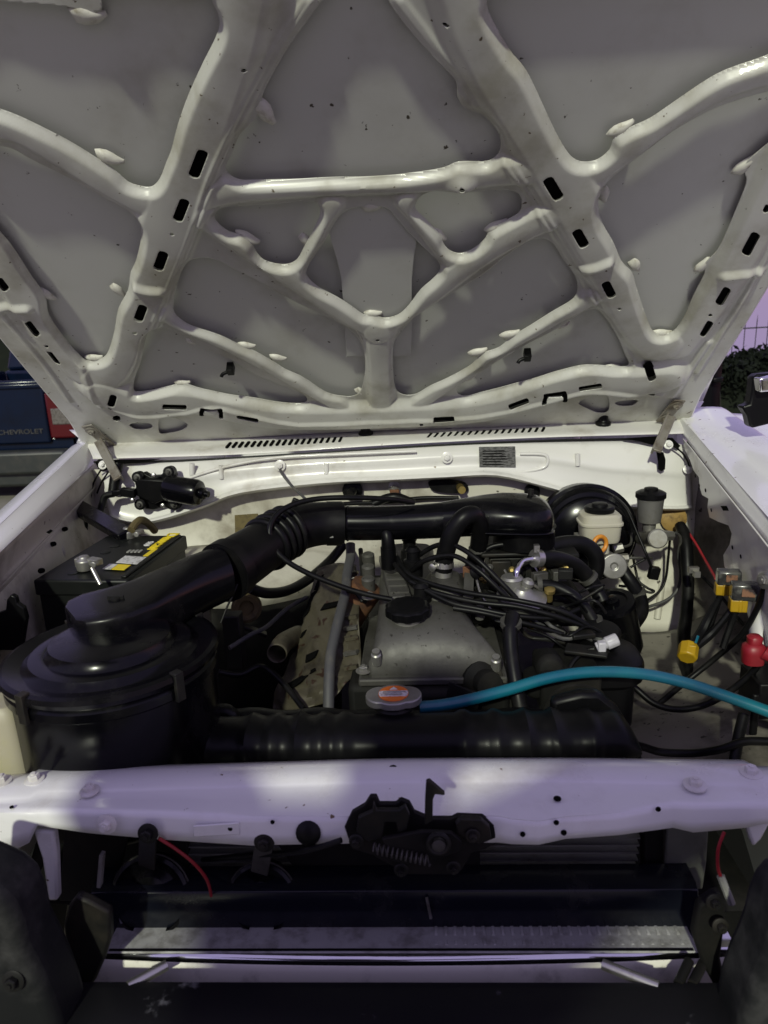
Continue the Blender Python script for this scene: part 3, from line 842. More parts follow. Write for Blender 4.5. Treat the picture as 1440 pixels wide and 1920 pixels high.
# fittings on the firewall
hs = O('heater_stub', *join(lathe(W(661, 919, 1.645), (0, -1, 0), [(.024, 0), (.024, .004), (.018, .008), (.012, .010)], 20), sweep([W(662, 920, 1.64), W(660, 922, 1.605), W(657, 926, 1.595)], .010, 12, 2)), 'rubber', FW, 'round black heater stub on the firewall')
gp = O('heater_gasket', *poly(PX([(803, 905), (815, 900), (850, 900), (872, 905), (878, 915), (872, 924), (845, 925), (812, 920)], 1.64, 3), .006), 'rubber', FW, 'oval black heater pipe gasket on the firewall')
O('pipe_stub', *sweep([W(862, 913, 1.64), W(866, 919, 1.60)], .009, 12, 1), 'brass', gp)
bolt(W(739, 914, 1.645), (0, -1, 0), FW, .008, 'steel')
O('bracket', *box(W(740, 928, 1.635), (.022, .012, .026)), 'rust', FW, 'rusty clip bracket on the firewall', bevel=.002)
O('rubber_plug', *lathe(W(997, 920, 1.645), (0, -1, 0), [(.018, 0), (.018, .008), (.012, .014)], 16), 'rubber', FW)
gm_ = O('grommet', *lathe(W(1262, 972, 1.635), (0, -1, .1), [(.030, 0), (.030, .006), (.022, .010), (.012, .012)], 20), 'grommet', FW, 'yellow brown perished grommet where the loom passes the firewall')

# ------------------------------------------------------------------ wings
def fan(lines, Ys, m, name, label, parent=CAR, su=3, sv=3, solid=.0012):
    return O(name, *patch([[LY(A, B, y) for y in Ys] for A, B in lines], su, sv), m, parent, label, solid=solid, smooth=40)
Ys = [1.80, 1.70, 1.5, 1.3, 1.1, .9, .72, .58]
L1 = (W(160, 836, 1.72), G(0, 988, 1.135)); L2 = (W(178, 862, 1.70), G(0, 1030, 1.12))
off = lambda l, dx, dz, dy=0: (l[0] + np.array([dx, dy, dz]), l[1] + np.array([dx, dy, dz]))
WL = fan([off(L1, -.10, -.62), off(L1, -.115, -.30), off(L1, -.085, -.06), off(L1, -.045, -.012), off(L1, -.006, .001), L1, L2, off(L2, -.001, -.006)], Ys, 'white_clean', 'wing', 'white front wing beside the battery')
L3 = (W(176, 905, 1.64), G(0, 1080, 1.065)); L4 = (W(172, 917, 1.63), G(0, 1096, 1.055)); L5 = (W(168, 925, 1.60), G(0, 1106, 1.052)); L6 = (W(160, 960, 1.56), G(0, 1135, 1.045))
L7 = (W(200, 1075, 1.56), G(20, 1290, .90)); 
WLI = fan([off(L2, -.002, -.004), L3, L4, off(L4, .004, .0), L5, L6, L7, off(L7, .02, -.25)], Ys[1:], 'white_worn', 'inner_wing', 'pinkish white inner wing with holes behind the air cleaner')
R1 = (W(1277, 812, 1.68), G(1440, 1020, 1.085)); R2 = (W(1284, 796, 1.69), G(1440, 972, 1.115)); R3 = (W(1294, 786, 1.72), G(1440, 905, 1.135))
WR = fan([R1, R2, off(R2, .004, .004), R3, off(R3, .03, .006), off(R3, .10, .004), off(R3, .125, -.012), off(R3, .19, -.02), off(R3, .225, -.06), off(R3, .235, -.30), off(R3, .22, -.62)], Ys, 'white_clean', 'wing', 'white front wing beside the brake cylinder')
# right inner wing: pierced plate, wall below and dirty wheel arch
pn = np.cross(R1[1] - R1[0], W(1330, 1190, 1.5) - R1[0]); pn /= np.linalg.norm(pn)
if pn[0] > 0: pn = -pn
RP = lambda px, py, o=0.0: onplane(px, py, R1[0], pn) + pn * o
plate = [(1283, 822), (1300, 842), (1345, 900), (1400, 968), (1445, 1025), (1500, 1095), (1500, 1230), (1450, 1240), (1424, 1212), (1408, 1160), (1398, 1120), (1380, 1088), (1362, 1062), (1360, 1040), (1372, 1020), (1376, 1000), (1370, 985), (1350, 978), (1334, 970), (1330, 950), (1332, 935), (1320, 928), (1315, 912), (1314, 895), (1304, 882), (1297, 862), (1288, 845)]
RW = O('inner_wing', *poly([RP(a, b, .004) for a, b in plate], .003, pn), 'white', CAR, 'pale grey pierced inner wing plate under the bonnet rim', bevel=.001)
for px, py, r in ((1308, 892, 4), (1315, 910, 3), (1327, 919, 4), (1338, 956, 5), (1378, 1026, 4), (1394, 1043, 4)):
    O('bolt_hole', *lathe(RP(px, py, .0042), pn, [(.004, 0), (.0038, .0008)], 12), 'hole', RW)
O('square_hole', *poly([RP(a, b, .005) for a, b in ((1356, 948), (1367, 948), (1371, 957), (1361, 957))], .001, pn), 'hole', RW)
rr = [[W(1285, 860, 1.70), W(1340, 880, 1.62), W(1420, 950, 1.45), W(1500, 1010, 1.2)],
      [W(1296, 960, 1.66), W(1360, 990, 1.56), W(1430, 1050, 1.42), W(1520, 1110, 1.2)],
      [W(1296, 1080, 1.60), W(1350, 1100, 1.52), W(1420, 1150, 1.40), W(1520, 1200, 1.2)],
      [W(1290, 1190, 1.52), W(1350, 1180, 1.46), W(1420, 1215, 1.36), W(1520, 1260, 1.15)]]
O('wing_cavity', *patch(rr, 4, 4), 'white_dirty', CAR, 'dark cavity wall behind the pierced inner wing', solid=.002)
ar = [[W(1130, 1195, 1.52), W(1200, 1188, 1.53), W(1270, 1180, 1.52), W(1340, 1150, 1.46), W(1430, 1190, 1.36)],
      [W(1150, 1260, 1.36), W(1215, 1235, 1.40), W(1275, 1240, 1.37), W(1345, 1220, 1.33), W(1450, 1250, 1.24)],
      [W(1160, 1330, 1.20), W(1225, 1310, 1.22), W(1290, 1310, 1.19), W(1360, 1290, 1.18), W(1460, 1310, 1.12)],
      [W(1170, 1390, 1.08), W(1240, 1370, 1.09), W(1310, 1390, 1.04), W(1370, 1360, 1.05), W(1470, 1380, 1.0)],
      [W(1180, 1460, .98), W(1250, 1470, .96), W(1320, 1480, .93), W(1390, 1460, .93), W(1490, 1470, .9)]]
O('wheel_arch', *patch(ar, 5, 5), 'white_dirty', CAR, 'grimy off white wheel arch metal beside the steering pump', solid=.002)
O('edge_flange', *patch([[W(1418, 1085, 1.16), W(1408, 1140, 1.14), W(1405, 1190, 1.13), W(1412, 1215, 1.12)], [W(1448, 1080, 1.14), W(1440, 1140, 1.12), W(1430, 1190, 1.11), W(1434, 1218, 1.10)]], 4, 2), 'white', RW, solid=.002)

# ------------------------------------------------------------------ front end
ZC = .961
cxs = [-70, 0, 55, 70, 165, 300, 420, 480, 520, 640, 735, 860, 935, 960, 1010, 1060, 1160, 1225, 1262, 1300, 1400, 1425, 1520]
back = [1466, 1462, 1458, 1448, 1447, 1443, 1440, 1438, 1437, 1433, 1431, 1430, 1430, 1430, 1430, 1430, 1431, 1432, 1432, 1433, 1434, 1446, 1446]
bend = [1522, 1522, 1521, 1520, 1521, 1524, 1530, 1532, 1532, 1532, 1530, 1530, 1531, 1536, 1540, 1532, 1526, 1514, 1506, 1508, 1507, 1507, 1506]
lipb = [1610, 1608, 1580, 1548, 1562, 1574, 1582, 1586, 1584, 1582, 1580, 1580, 1580, 1583, 1584, 1573, 1566, 1557, 1552, 1561, 1552, 1546, 1540]
r0_ = [G(a, b, ZC - .02) + np.array([0, .01, 0]) for a, b in zip(cxs, back)]
r1_ = [G(a, b, ZC) for a, b in zip(cxs, back)]
r2_ = [G(a, b + 30, ZC + .0005) for a, b in zip(cxs, back)]
r3_ = [G(a, b + 42, ZC - .0025) for a, b in zip(cxs, back)]
r4_ = [G(a, b - 8, ZC - .002) for a, b in zip(cxs, bend)]
r5_ = [G(a, b, ZC - .003) for a, b in zip(cxs, bend)]
r6_ = [W(a, b + 12, p[1] - .003) for a, b, p in zip(cxs, bend, r5_)]
r7_ = [W(a, b, p[1] - .005) for a, b, p in zip(cxs, lipb, r5_)]
XM = O('front_crossmember', *patch([r0_, r1_, r2_, r3_, r4_, r5_, r6_, r7_], 1, 2), 'white_clean', CAR, 'white front crossmember above the grille opening carrying the bonnet latch', solid=.0015, soff=-1, smooth=50)
for px, py, r in ((168, 1484, .006), (65, 1463, .0062), (4, 1466, .0062), (1303, 1473, .0068), (1408, 1450, .0068)):
    bolt(G(px, py, ZC + .001), (0, -.05, 1), XM, r, 'white')
bolt(W(200, 1545, .631), (0, -1, .15), XM, .0062, 'white')
for px, py, r in ((737, 1440, 6), (1045, 1498, 5.5), (22, 1514, 3)):
    O('drilled_hole', *lathe(G(px, py, ZC - .0004), (0, 0, 1), [(r * .00075, 0), (r * .0007, .0012)], 14), 'hole', XM)
def lipY(px):
    return float(np.interp(px, cxs, [p[1] for p in r5_])) - .0065
for px, py, r in ((1043, 1542, 5), (1057, 1561, 5.5), (980, 1564, 5), (1234, 1517, 5), (372, 1558, 5), (432, 1553, 5), (511, 1541, 4)):
    O('drilled_hole', *lathe(W(px, py, lipY(px) + .0015), (0, -1, .1), [(r * .00056, 0), (r * .0005, .0012)], 14), 'hole', XM)
O('pressed_boss', *poly([W(a, b, lipY(400) - .001) for a, b in ((362, 1549), (448, 1543), (450, 1565), (362, 1570))], .002), 'white_clean', XM, bevel=.001)
# side posts under the crossmember
O('side_post', *poly([W(a, b, .645) for a, b in ((60, 1556), (100, 1560), (105, 1600), (108, 1690), (90, 1690), (78, 1610))], .012), 'white_clean', CAR, 'white post under the left end of the crossmember', bevel=.003)
O('side_post', *poly([W(a, b, .645) for a, b in ((1398, 1546), (1446, 1542), (1428, 1575), (1413, 1590))], .012), 'white_clean', CAR, 'white post under the right end of the crossmember', bevel=.003)

# latch with safety hook, built from plates, springs and pivots
lat = [(646, 1552), (660, 1524), (684, 1510), (694, 1494), (706, 1494), (712, 1508), (742, 1508), (752, 1500), (768, 1506), (778, 1524), (806, 1536), (846, 1536), (858, 1530), (906, 1532), (926, 1548), (932, 1578), (912, 1592), (884, 1600), (866, 1632), (842, 1640), (766, 1640), (738, 1626), (700, 1604), (660, 1592)]
LT = O('bonnet_latch', *poly(PX(lat, .624), .006), 'engine_dark', CAR, 'greasy black bonnet latch bolted to the crossmember', bevel=.001)
O('safety_hook', *poly(PX([(799, 1466), (806, 1464), (834, 1488), (834, 1492), (816, 1490), (812, 1500), (811, 1540), (796, 1548), (797, 1500)], .598), .005), 'dark_metal', LT, 'upright black safety hook', bevel=.001)
O('latch_plate', *poly(PX([(854, 1546), (866, 1536), (902, 1538), (918, 1552), (922, 1574), (898, 1582), (874, 1574), (858, 1562)], .614), .007), 'dark_metal', LT, bevel=.001)
O('latch_plate', *poly(PX([(672, 1534), (698, 1522), (700, 1506), (706, 1520), (748, 1520), (760, 1512), (768, 1530), (762, 1556), (746, 1562), (742, 1542), (722, 1542), (716, 1572), (690, 1578), (668, 1562)], .612), .006), 'dark_metal', LT, bevel=.001)
O('latch_lever', *poly(PX([(716, 1574), (790, 1560), (846, 1562), (866, 1578), (862, 1596), (836, 1606), (792, 1604), (760, 1622), (734, 1614)], .606), .005), 'engine_dark', LT, bevel=.001)
O('spring_eye', *torus(W(822, 1582, .598), (0, -1, .1), .010, .0026, 24, 8), 'dark_metal', LT)
O('pivot', *lathe(W(822, 1582, .602), (0, -1, .1), [(.007, 0), (.007, .005), (.005, .006)], 18), 'alu', LT)
hx_ = []
for k in range(97):
    t = k / 96
    c_ = W(700, 1590, .606) * (1 - t) + W(806, 1614, .602) * t
    hx_.append(c_ + V3([0, -cos(k * pi / 4) * .005, sin(k * pi / 4) * .005]))
O('latch_spring', *sweep(hx_, .0009, 5, 1), 'alu', LT, smooth=60)
for px, py in ((668, 1576), (886, 1566), (752, 1630), (850, 1626)):
    bolt(W(px, py, .612), (0, -1, .15), LT, .0042, 'dark_metal')
O('release_cable', *sweep(WP([(640, 1575, .615), (600, 1588, .618), (550, 1598, .63), (470, 1604, .66), (380, 1612, .70)]), .003, 8, 5), 'rubber', LT)
rb = O('rubber_bump_stop', *lathe(W(580, 1556, .632), (0, -1, .25), [(.013, 0), (.013, .008), (.008, .011), (.005, .012)], 18), 'rubber', XM)
O('lower_latch_bracket', *poly(PX([(520, 1582), (560, 1578), (900, 1590), (900, 1640), (640, 1660), (560, 1640)], .70), .01), 'engine_dark', CAR, 'dark lower latch bracket').name = 'latch_bracket'  # dark plate set behind and below the latch

# horns
for (px, py, r, bx, by, lb) in ((283, 1678, .043, 278, 1562, 'round black horn hanging beside the red wire'), (491, 1682, .037, 496, 1578, 'round black horn on a short metal bracket')):
    c = W(px, py, .672)
    hn = O('horn', *lathe(c, (0, -1, .35), [(r * .5, -.03), (r * .95, -.02), (r, -.004), (r * 1.06, 0), (r * 1.06, .004), (r * .97, .006), (r * .93, .0), (r * .7, -.003), (r * .5, .004), (r * .2, .006)], 32), 'black_paint', CAR, lb, smooth=30)
    O('horn_rim_glint', *torus(c, (0, -1, .35), r * 1.06, .0014, 36, 6), 'alu', hn)  # lighter ring painted in as the highlight along the horn's edge
    O('bracket', *beam(W(bx, by, .634), c + np.array([0, .0, r * .9]), .020, .003, up=(0, -1, .2)), 'alu' if px > 400 else 'dark_metal', hn, bevel=.001)
    bolt(W(bx, by, .628), (0, -1, .15), hn, .0062, 'dark_metal')
O('wire', *sweep(WP([(298, 1572, .63), (330, 1592, .635), (365, 1620, .64), (388, 1650, .65), (396, 1680, .66)]), .0018, 6, 5), 'red_wire', CAR, 'thin red wire running to the horn')
O('wire', *sweep(WP([(1358, 1560, .636), (1347, 1590, .632), (1346, 1625, .63), (1352, 1645, .63)]), .0018, 6, 5), 'red_wire', CAR, 'thin red wire beside the white side post')
O('sleeve', *sweep(WP([(1351, 1642, .63), (1372, 1695, .62)]), .004, 8, 1), 'grey_plastic', CAR)

# condenser: dark core, frame and horizontal bars
CD = O('condenser', *poly([W(180, 1500, .80), W(1250, 1500, .80), W(1250, 1760, .76), W(180, 1760, .76)], .03), 'engine_dark', CAR, 'dark condenser core behind the grille opening')
B0 = None
for i in range(12):
    y = 1570 + i * 13.6
    A, B = W(352, y, .715), W(1198, y - 4, .715)
    if B0 is None:
        B0 = O('condenser_bar', *beam(A, B, .010, .0022, up=(0, 0, 1)), 'cond', CD); a0 = (A + B) / 2
    else:
        inst(B0, CD, LOC[B0] + (A + B) / 2 - a0)
for x in (1222, 340):
    O('condenser_rail', *beam(W(x, 1520, .718), W(x, 1740, .718), .022, .02, up=(0, -1, 0)), 'engine_dark', CD, bevel=.002)
O('side_baffle', *poly(PX([(1252, 1545), (1330, 1545), (1325, 1620), (1318, 1668), (1245, 1664)], .70), .006), 'green_grey', CAR, 'grey green side baffle beside the condenser', bevel=.002)
O('side_baffle', *poly(PX([(120, 1555), (240, 1565), (225, 1640), (150, 1690), (110, 1690)], .70), .006), 'engine_dark', CAR, 'dark side baffle beside the left horn', bevel=.002)
O('stay_rod', *beam(W(192, 1600, .66), W(187, 1660, .66), .008, .004), 'grey_plastic', CAR)

# lower valance
vl = [(Y, z) for Y, z in ((.70, .838), (.672, .838), (.664, .834), (.661, .826), (.658, .795), (.66, .785), (.70, .783))]
def extrude(prof, xa, xb, n=24, bow=0.0):
    secs = []
    for i in range(n + 1):
        t = i / n
        x = xa + (xb - xa) * t
        q = (2 * t - 1)
        secs.append([np.array([x, Y + bow * q * q, z]) for Y, z in prof])
    return loft(secs)
xl = W(170, 1700, .66)[0]; xr = W(1310, 1700, .66)[0]
VL = O('valance', *extrude(vl, xl, xr), 'navy_paint', CAR, 'glossy dark lower grille valance', bevel=.001)
O('seam_strip', *beam(W(800, 1683, .658), W(808, 1722, .655), .003, .002, up=(0, -1, 0)), 'steel', VL)
O('valance_ledge', *beam(W(170, 1673, .69), W(795, 1676, .69), .03, .004), 'dark_metal', VL, bevel=.001)
O('valance_ledge', *beam(W(1020, 1668, .69), W(1300, 1663, .69), .03, .004), 'cond', VL, bevel=.001)

# bumper: ribbed step on top, chrome roll and face
tp = [(.668, .770), (.668, .789), (.660, .790), (.624, .791), (.622, .780)]
BU = O('bumper', *extrude([(.668, .70), (.668, .7880), (.6225, .7900), (.6200, .7890), (.6178, .7868), (.6164, .7835), (.6160, .7800), (.6150, .76), (.614, .72), (.617, .70)], xl - .03, xr + .03, 30, .012), 'chrome', CAR, 'polished chrome bumper with ribbed grey step along its top', smooth=40)
xa, xb = W(205, 1760, .64)[0], W(1300, 1760, .64)[0]
O('step_plate', *extrude([(.667, .7886), (.667, .7900), (.6255, .7918), (.6245, .7904)], xa, xb, 20), 'tread', BU)
k = 0
RB = None
x = xa + .006
x = xa + .57 * (xb - xa)
while x < xb - .004:
    for y0, y1 in ((.662, .646), (.641, .633)):
        v, f = box(((x), (y0 + y1) / 2, .7912), (.0042, abs(y0 - y1), .0016), taper=.6)
        if y1 == .646:
            if RB is None:
                RB = O('tread_rib', v, f, 'tread', BU); rb0 = x
            else:
                inst(RB, BU, LOC[RB] + np.array([x - rb0, 0, 0]))
        else:
            if k == 0:
                RB2 = O('tread_rib', v, f, 'tread', BU); k = 1
            else:
                inst(RB2, BU, LOC[RB2] + np.array([x - rb0, 0, 0]))
    x += .0105
O('bumper_face', *extrude([(.6166, .7825), (.6150, .7815), (.6125, .7755), (.6100, .7670), (.6080, .75), (.607, .71), (.612, .71), (.6135, .76)], xl - .025, xr + .025, 30, .012), 'silver_paint', BU, smooth=40)
O('rubber_strip', *beam(W(205, 1782, .628) * [1, 0, 0] + V3([0, .6275, .7915]), W(1300, 1778, .628) * [1, 0, 0] + V3([0, .6275, .7915]), .003, .0016), 'black_plastic', BU)

# bull bar: broad black channel in front, padded uprights, plated stays
bar = [(.583, .760), (.583, .796), (.578, .803), (.568, .806), (.520, .808), (.480, .806), (.462, .800), (.452, .786), (.450, .76), (.452, .66), (.47, .65), (.57, .65)]
BB = O('bull_bar', *extrude(bar, W(140, 1880, .56)[0] - .06, W(1340, 1880, .56)[0] + .06, 24), 'bar_black', CAR, 'scuffed black bull bar channel in front of the bumper', bevel=.002)
ul = [(-90, 1540), (-20, 1556), (20, 1572), (55, 1588), (80, 1612), (96, 1650), (104, 1690), (122, 1725), (140, 1765), (158, 1815), (172, 1870), (178, 1930), (175, 2000), (-90, 2000)]
ur = [(1520, 1560), (1450, 1588), (1425, 1602), (1408, 1622), (1396, 1650), (1388, 1685), (1376, 1720), (1360, 1755), (1345, 1800), (1335, 1860), (1330, 1930), (1330, 2000), (1520, 2000)]
for pts, lb in ((ul, 'thick dark grey bull bar upright beside the left horn'), (ur, 'thick dark grey bull bar upright beside the condenser baffle')):
    up_ = O('upright', *poly(PX(pts, .575), -.06), 'bar_grey', BB, lb, bevel=.012)
    up_.modifiers['bevel'].segments = 4
bolt(W(26, 1838, .514), (0, -1, .2), BB, .006, 'dark_metal')
O('bracket', *poly(PX([(118, 1735), (128, 1700), (143, 1682), (165, 1690), (205, 1712), (207, 1760), (195, 1800), (178, 1840), (158, 1862), (140, 1830), (125, 1785)], .597), .012), 'dark_metal', BB, 'rusty grey mounting bracket on the left of the bull bar', bevel=.003)
O('bracket', *poly(PX([(1310, 1700), (1335, 1682), (1352, 1676), (1362, 1700), (1358, 1750), (1352, 1800), (1362, 1850), (1345, 1860), (1318, 1810), (1300, 1755)], .597), .012), 'engine_dark', BB, 'dark mounting bracket on the right of the bull bar', bevel=.003)
for a, b in (((1338, 1690), (1344, 1690)), ((1350, 1735), (1354, 1735))):
    bolt(W(a[0], a[1], .584), (0, -1, .2), BB, .0045, 'dark_metal')
for (a, b) in (((312, 1810), (240, 1850)), ((1130, 1808), (1235, 1850))):
    O('stay', *sweep([W(a[0], a[1], .603), W(b[0], b[1], .575)], .0055, 14, 1), 'steel', BB, 'bright plated stay between bumper and bull bar', smooth=60)
for (a, b) in (((1292, 1802), (1272, 1845)), ((1318, 1806), (1298, 1845))):
    O('stay', *sweep([W(a[0], a[1], .603), W(b[0], b[1], .578)], .005, 10, 1), 'dark_metal', BB, smooth=60)

# ------------------------------------------------------------------ radiator
secs = []
pxs = np.linspace(285, 1190, 90)
ribs = (385, 470, 515, 560, 605, 645, 870, 930, 985, 1040, 1105)
for px in pxs:
    c = W(px, 1372, .835)
    g = sum(np.exp(-((px - q) / 9.0) ** 2) for q in ribs)
    e = min((px - 285) / 25, (1190 - px) / 30, 1.0)
    e = max(e, .05) ** .5
    a, b = .040 * (.9 + .1 * e) + .0050 * g, .030 * e + .0055 * g
    secs.append(oval((c[0], .838, .912), (0, a, 0), (0, 0, b), 18, 2.6))
RD = O('radiator', *loft(secs), 'black_plastic', CAR, 'ribbed black radiator top tank behind the crossmember', smooth=50)
O('radiator_core', *box((W(735, 1372, .835)[0], .84, .70), (.60, .05, .36)), 'engine_dark', RD)
O('shroud_cheek', *poly(PX([(1035, 1316), (1090, 1302), (1125, 1302), (1160, 1330), (1185, 1370), (1208, 1432), (1212, 1480), (1035, 1480)], .872), .02), 'black_plastic', RD, 'angular black fan shroud shoulder', bevel=.006)
O('shroud_cheek', *poly(PX([(352, 1330), (425, 1330), (445, 1345), (450, 1480), (235, 1480), (262, 1440)], .875), .02), 'black_plastic', RD, 'angular black fan shroud shoulder by the air cleaner', bevel=.006)
secs = []
for px in np.linspace(420, 1050, 30):
    c = W(px, 1340 + 3 * sin(px * .05), .905)
    secs.append(oval((c[0], .905, c[2] - .02), (0, .02, 0), (0, 0, .025), 14, 3))
O('fan_shroud', *loft(secs), 'black_plastic', RD, smooth=50)
# filler neck and pressure cap
CC = W(738, 1306, .88)
O('filler_neck', *lathe(CC - V3([0, 0, .012]), (0, 0, 1), [(.022, -.035), (.022, -.006), (.027, -.004), (.027, .0), (.024, .003)], 24), 'dark_metal', RD, smooth=40)
cap = []
for k in range(48):
    a = 2 * pi * k / 48
    r = .0275 + .0135 * max(0, abs(cos(a)) - .62) ** .8 / .38 ** .8 * .8
    cap.append((r * cos(a), min(.0285, max(-.0285, r * 1.0 * sin(a)))))
ct = [CC + V3([x, y, .004]) for x, y in cap]
CP = O('pressure_cap', *poly(ct, .011, V3([0, 0, 1])), 'alu_light', RD, 'eared metal radiator cap with an orange warning label', bevel=.0018)
st = [CC + V3([.0205 * cos(a), .0205 * sin(a), .0052]) for a in np.linspace(0, 2 * pi, 33)[:-1]]
O('warning_label', *poly(st, .001, V3([0, 0, 1])), 'sticker_orange', CP)
st = [CC + V3([.020 * cos(a), np.clip(.020 * sin(a), -.009, .006), .0056]) for a in np.linspace(0, 2 * pi, 41)[:-1]]
O('warning_text_band', *poly(st, .001, V3([0, 0, 1])), 'sticker_white', CP)
O('warning_triangle', *poly([CC + V3([-.0055, .009, .006]), CC + V3([.0055, .009, .006]), CC + V3([0, .0165, .006])], .0008, V3([0, 0, 1])), 'white_print', CP)
for i in range(3):
    O('print_line', *box(CC + V3([random.uniform(-.002, .002), .003 - i * .004, .0060]), (.030 - .004 * i, .0013, .0004)), 'grey_plastic', CP)
hose('overflow_hose', [(786, 1326, .885), (830, 1322, .89), (880, 1312, .90), (950, 1294, .915), (1030, 1271, .93), (1110, 1260, .94), (1200, 1263, .945), (1280, 1279, .94), (1360, 1305, .93), (1440, 1334, .915), (1540, 1372, .89)], .0082, 'blue_hose', CAR, 'teal blue rubber hose arching across from the radiator cap', 14, 8)

# ------------------------------------------------------------------ washer bottle, lower left
wc = W(20, 1378, .775)
WB = O('washer_bottle', *loft([oval(wc + V3([-.012, 0, z]), (.040 * s, 0, 0), (0, .03 * s, 0), 24, 4) for z, s in ((-.09, 1.12), (-.04, 1.06), (.0, 1.0), (.03, .93), (.042, .86), (.048, .7))]), 'cream_dirty', CAR, 'stained cream washer bottle in the corner by the air cleaner', bevel=.001)

# ------------------------------------------------------------------ air cleaner
AC = W(211, 1222, .84)
pr = [(.128, -.20), (.132, -.19), (.132, -.03), (.137, -.026), (.137, -.016), (.133, -.012), (.139, -.008), (.1415, -.002), (.140, .004), (.134, .006), (.122, .003), (.114, .001), (.108, .004), (.104, .009), (.092, .011), (.085, .010), (.080, .015), (.078, .022), (.070, .024), (.02, .024)]
pr = [(r_ * .955, z_) for r_, z_ in pr]
AIR = O('air_cleaner', *lathe(AC, (0, 0, 1), pr, 64), 'black_paint', CAR, 'round glossy black air cleaner canister', smooth=30)
for a in (-2.0, -.6, .9, 2.4):
    d = V3([cos(a), sin(a), 0])
    O('lid_clip', *join(box(AC + d * .135 + V3([0, 0, -.012]), (.012, .006, .034), X=V3([-sin(a), cos(a), 0])), box(AC + d * .132 + V3([0, 0, .006]), (.012, .012, .004), X=V3([-sin(a), cos(a), 0]))), 'dark_metal', AIR, bevel=.001)
side = V3([.62, -.78, 0]); side /= np.linalg.norm(side)
def sn(px, py, Y, a, b, p=2.6):
    return oval(W(px, py, Y), side * a, V3([0, 0, b]), 40, p)
O('snorkel', *loft([sn(134, 1176, .872, .022, .018, 5), sn(136, 1175, .873, .034, .021, 6), sn(147, 1171, .876, .050, .0225, 7), sn(178, 1163, .885, .061, .0235, 8), sn(225, 1152, .901, .062, .025, 7), sn(270, 1138, .925, .058, .029, 5), sn(320, 1117, .956, .051, .036, 3.4), sn(370, 1094, .99, .045, .041, 2.4), sn(418, 1074, 1.022, .0425, .0425, 2.0)]), 'black_paint', AIR, 'smooth black air cleaner snorkel with wing nut', smooth=28)
O('snorkel_collar', *lathe(W(215, 1186, .875), (0, 0, 1), [(.062, -.02), (.062, -.004), (.058, .0), (.054, .006)], 36), 'black_paint', AIR)
wn = W(218, 1128, .895)
O('wing_nut', *join(lathe(wn, (0, 0, 1), [(.016, -.008), (.014, -.005), (.007, -.004), (.007, .006), (.004, .007)], 12), box(wn + V3([.0, 0, .004]), (.022, .003, .008))), 'dark_metal', AIR)

# ------------------------------------------------------------------ intake trunking
path = [W(418, 1074, 1.022), W(450, 1053, 1.06), W(490, 1027, 1.115), W(525, 1004, 1.16), W(560, 989, 1.195), W(600, 982, 1.217), W(645, 981, 1.225)]
HO = O('intake_hose', *sweep(path, [.0445, .0435, .042, .041, .040, .0385, .037], 28, 6), 'rubber', CAR, 'fat black rubber intake hose with bellows', smooth=60)
Q = crom(path, 8)
for i in (18, 21, 24, 27):
    t = Q[i + 1] - Q[i - 1]
    O('bellows_ring', *torus(Q[i], t, .0415, .0062, 36, 10), 'rubber', HO, smooth=60)
for i, wd in ((3, .022),):
    t = Q[i + 1] - Q[i - 1]
    x = lathe(Q[i], t, [(.045, -wd / 2), (.0475, -wd / 2), (.0475, wd / 2), (.045, wd / 2)], 36)
    O('hose_band', *x, 'rubber', HO, smooth=30)
    bx = W(452, 1092, 1.04)
    O('band_clip', *box(bx, (.012, .014, .02)), 'dark_metal', HO, bevel=.002)
t = Q[-1] - Q[-3]
O('hose_band', *lathe(Q[-1] - V3([.016, 0, 0]), t, [(.037, -.015), (.0395, -.015), (.0395, .012), (.037, .012)], 36), 'rubber', HO, smooth=30)
O('band_clip', *box(W(620, 1003, 1.19), (.010, .006, .010)), 'grey_plastic', HO, bevel=.001)
O('hose_tab', *beam(W(548, 955, 1.19), W(556, 935, 1.19), .008, .012), 'rubber', HO, bevel=.002)
pm = [W(640, 981, 1.225), W(700, 981, 1.226), W(770, 979, 1.228), W(835, 975, 1.23)]
PI = O('intake_pipe', *sweep(pm, [.0305, .0305, .0305, .032], 28, 5), 'black_paint', CAR, 'black steel intake pipe running to the carburettor hat', smooth=60)
O('weld_seam', *torus(W(652, 981, 1.225), pm[1] - pm[0], .0302, .0022, 30, 6), 'black_paint', PI)
hatc = [(830, 975, .0315, .033), (868, 970, .032, .040), (905, 966, .033, .052), (945, 964, .034, .063), (985, 964, .033, .066), (1012, 965, .030, .060), (1026, 967, .024, .048), (1033, 969, .014, .030)]
O('carburettor_hat', *loft([oval(W(a, b, 1.23), (0, d, 0), (0, 0, h), 28, 2.5) for a, b, h, d in hatc]), 'black_paint', PI, 'smooth black intake hat over the carburettor', smooth=60)
fl = []
for a, b, h, d in hatc:
    fl.append(oval(W(a, b + 17, 1.23) , (0, d + .006, 0), (0, 0, .0025), 28, 4))
O('hat_seam', *loft(fl), 'black_paint', PI, smooth=40)
O('hat_base', *lathe(W(982, 999, 1.23), (0, 0, 1), [(.050, -.022), (.054, -.02), (.054, .010), (.056, .014)], 36), 'black_plastic', PI)
O('hat_bolt', *lathe(W(995, 932, 1.245), (0, 0, 1), [(.010, -.01), (.010, .002), (.005, .004), (.005, .014), (.003, .015)], 14), 'dark_metal', PI)

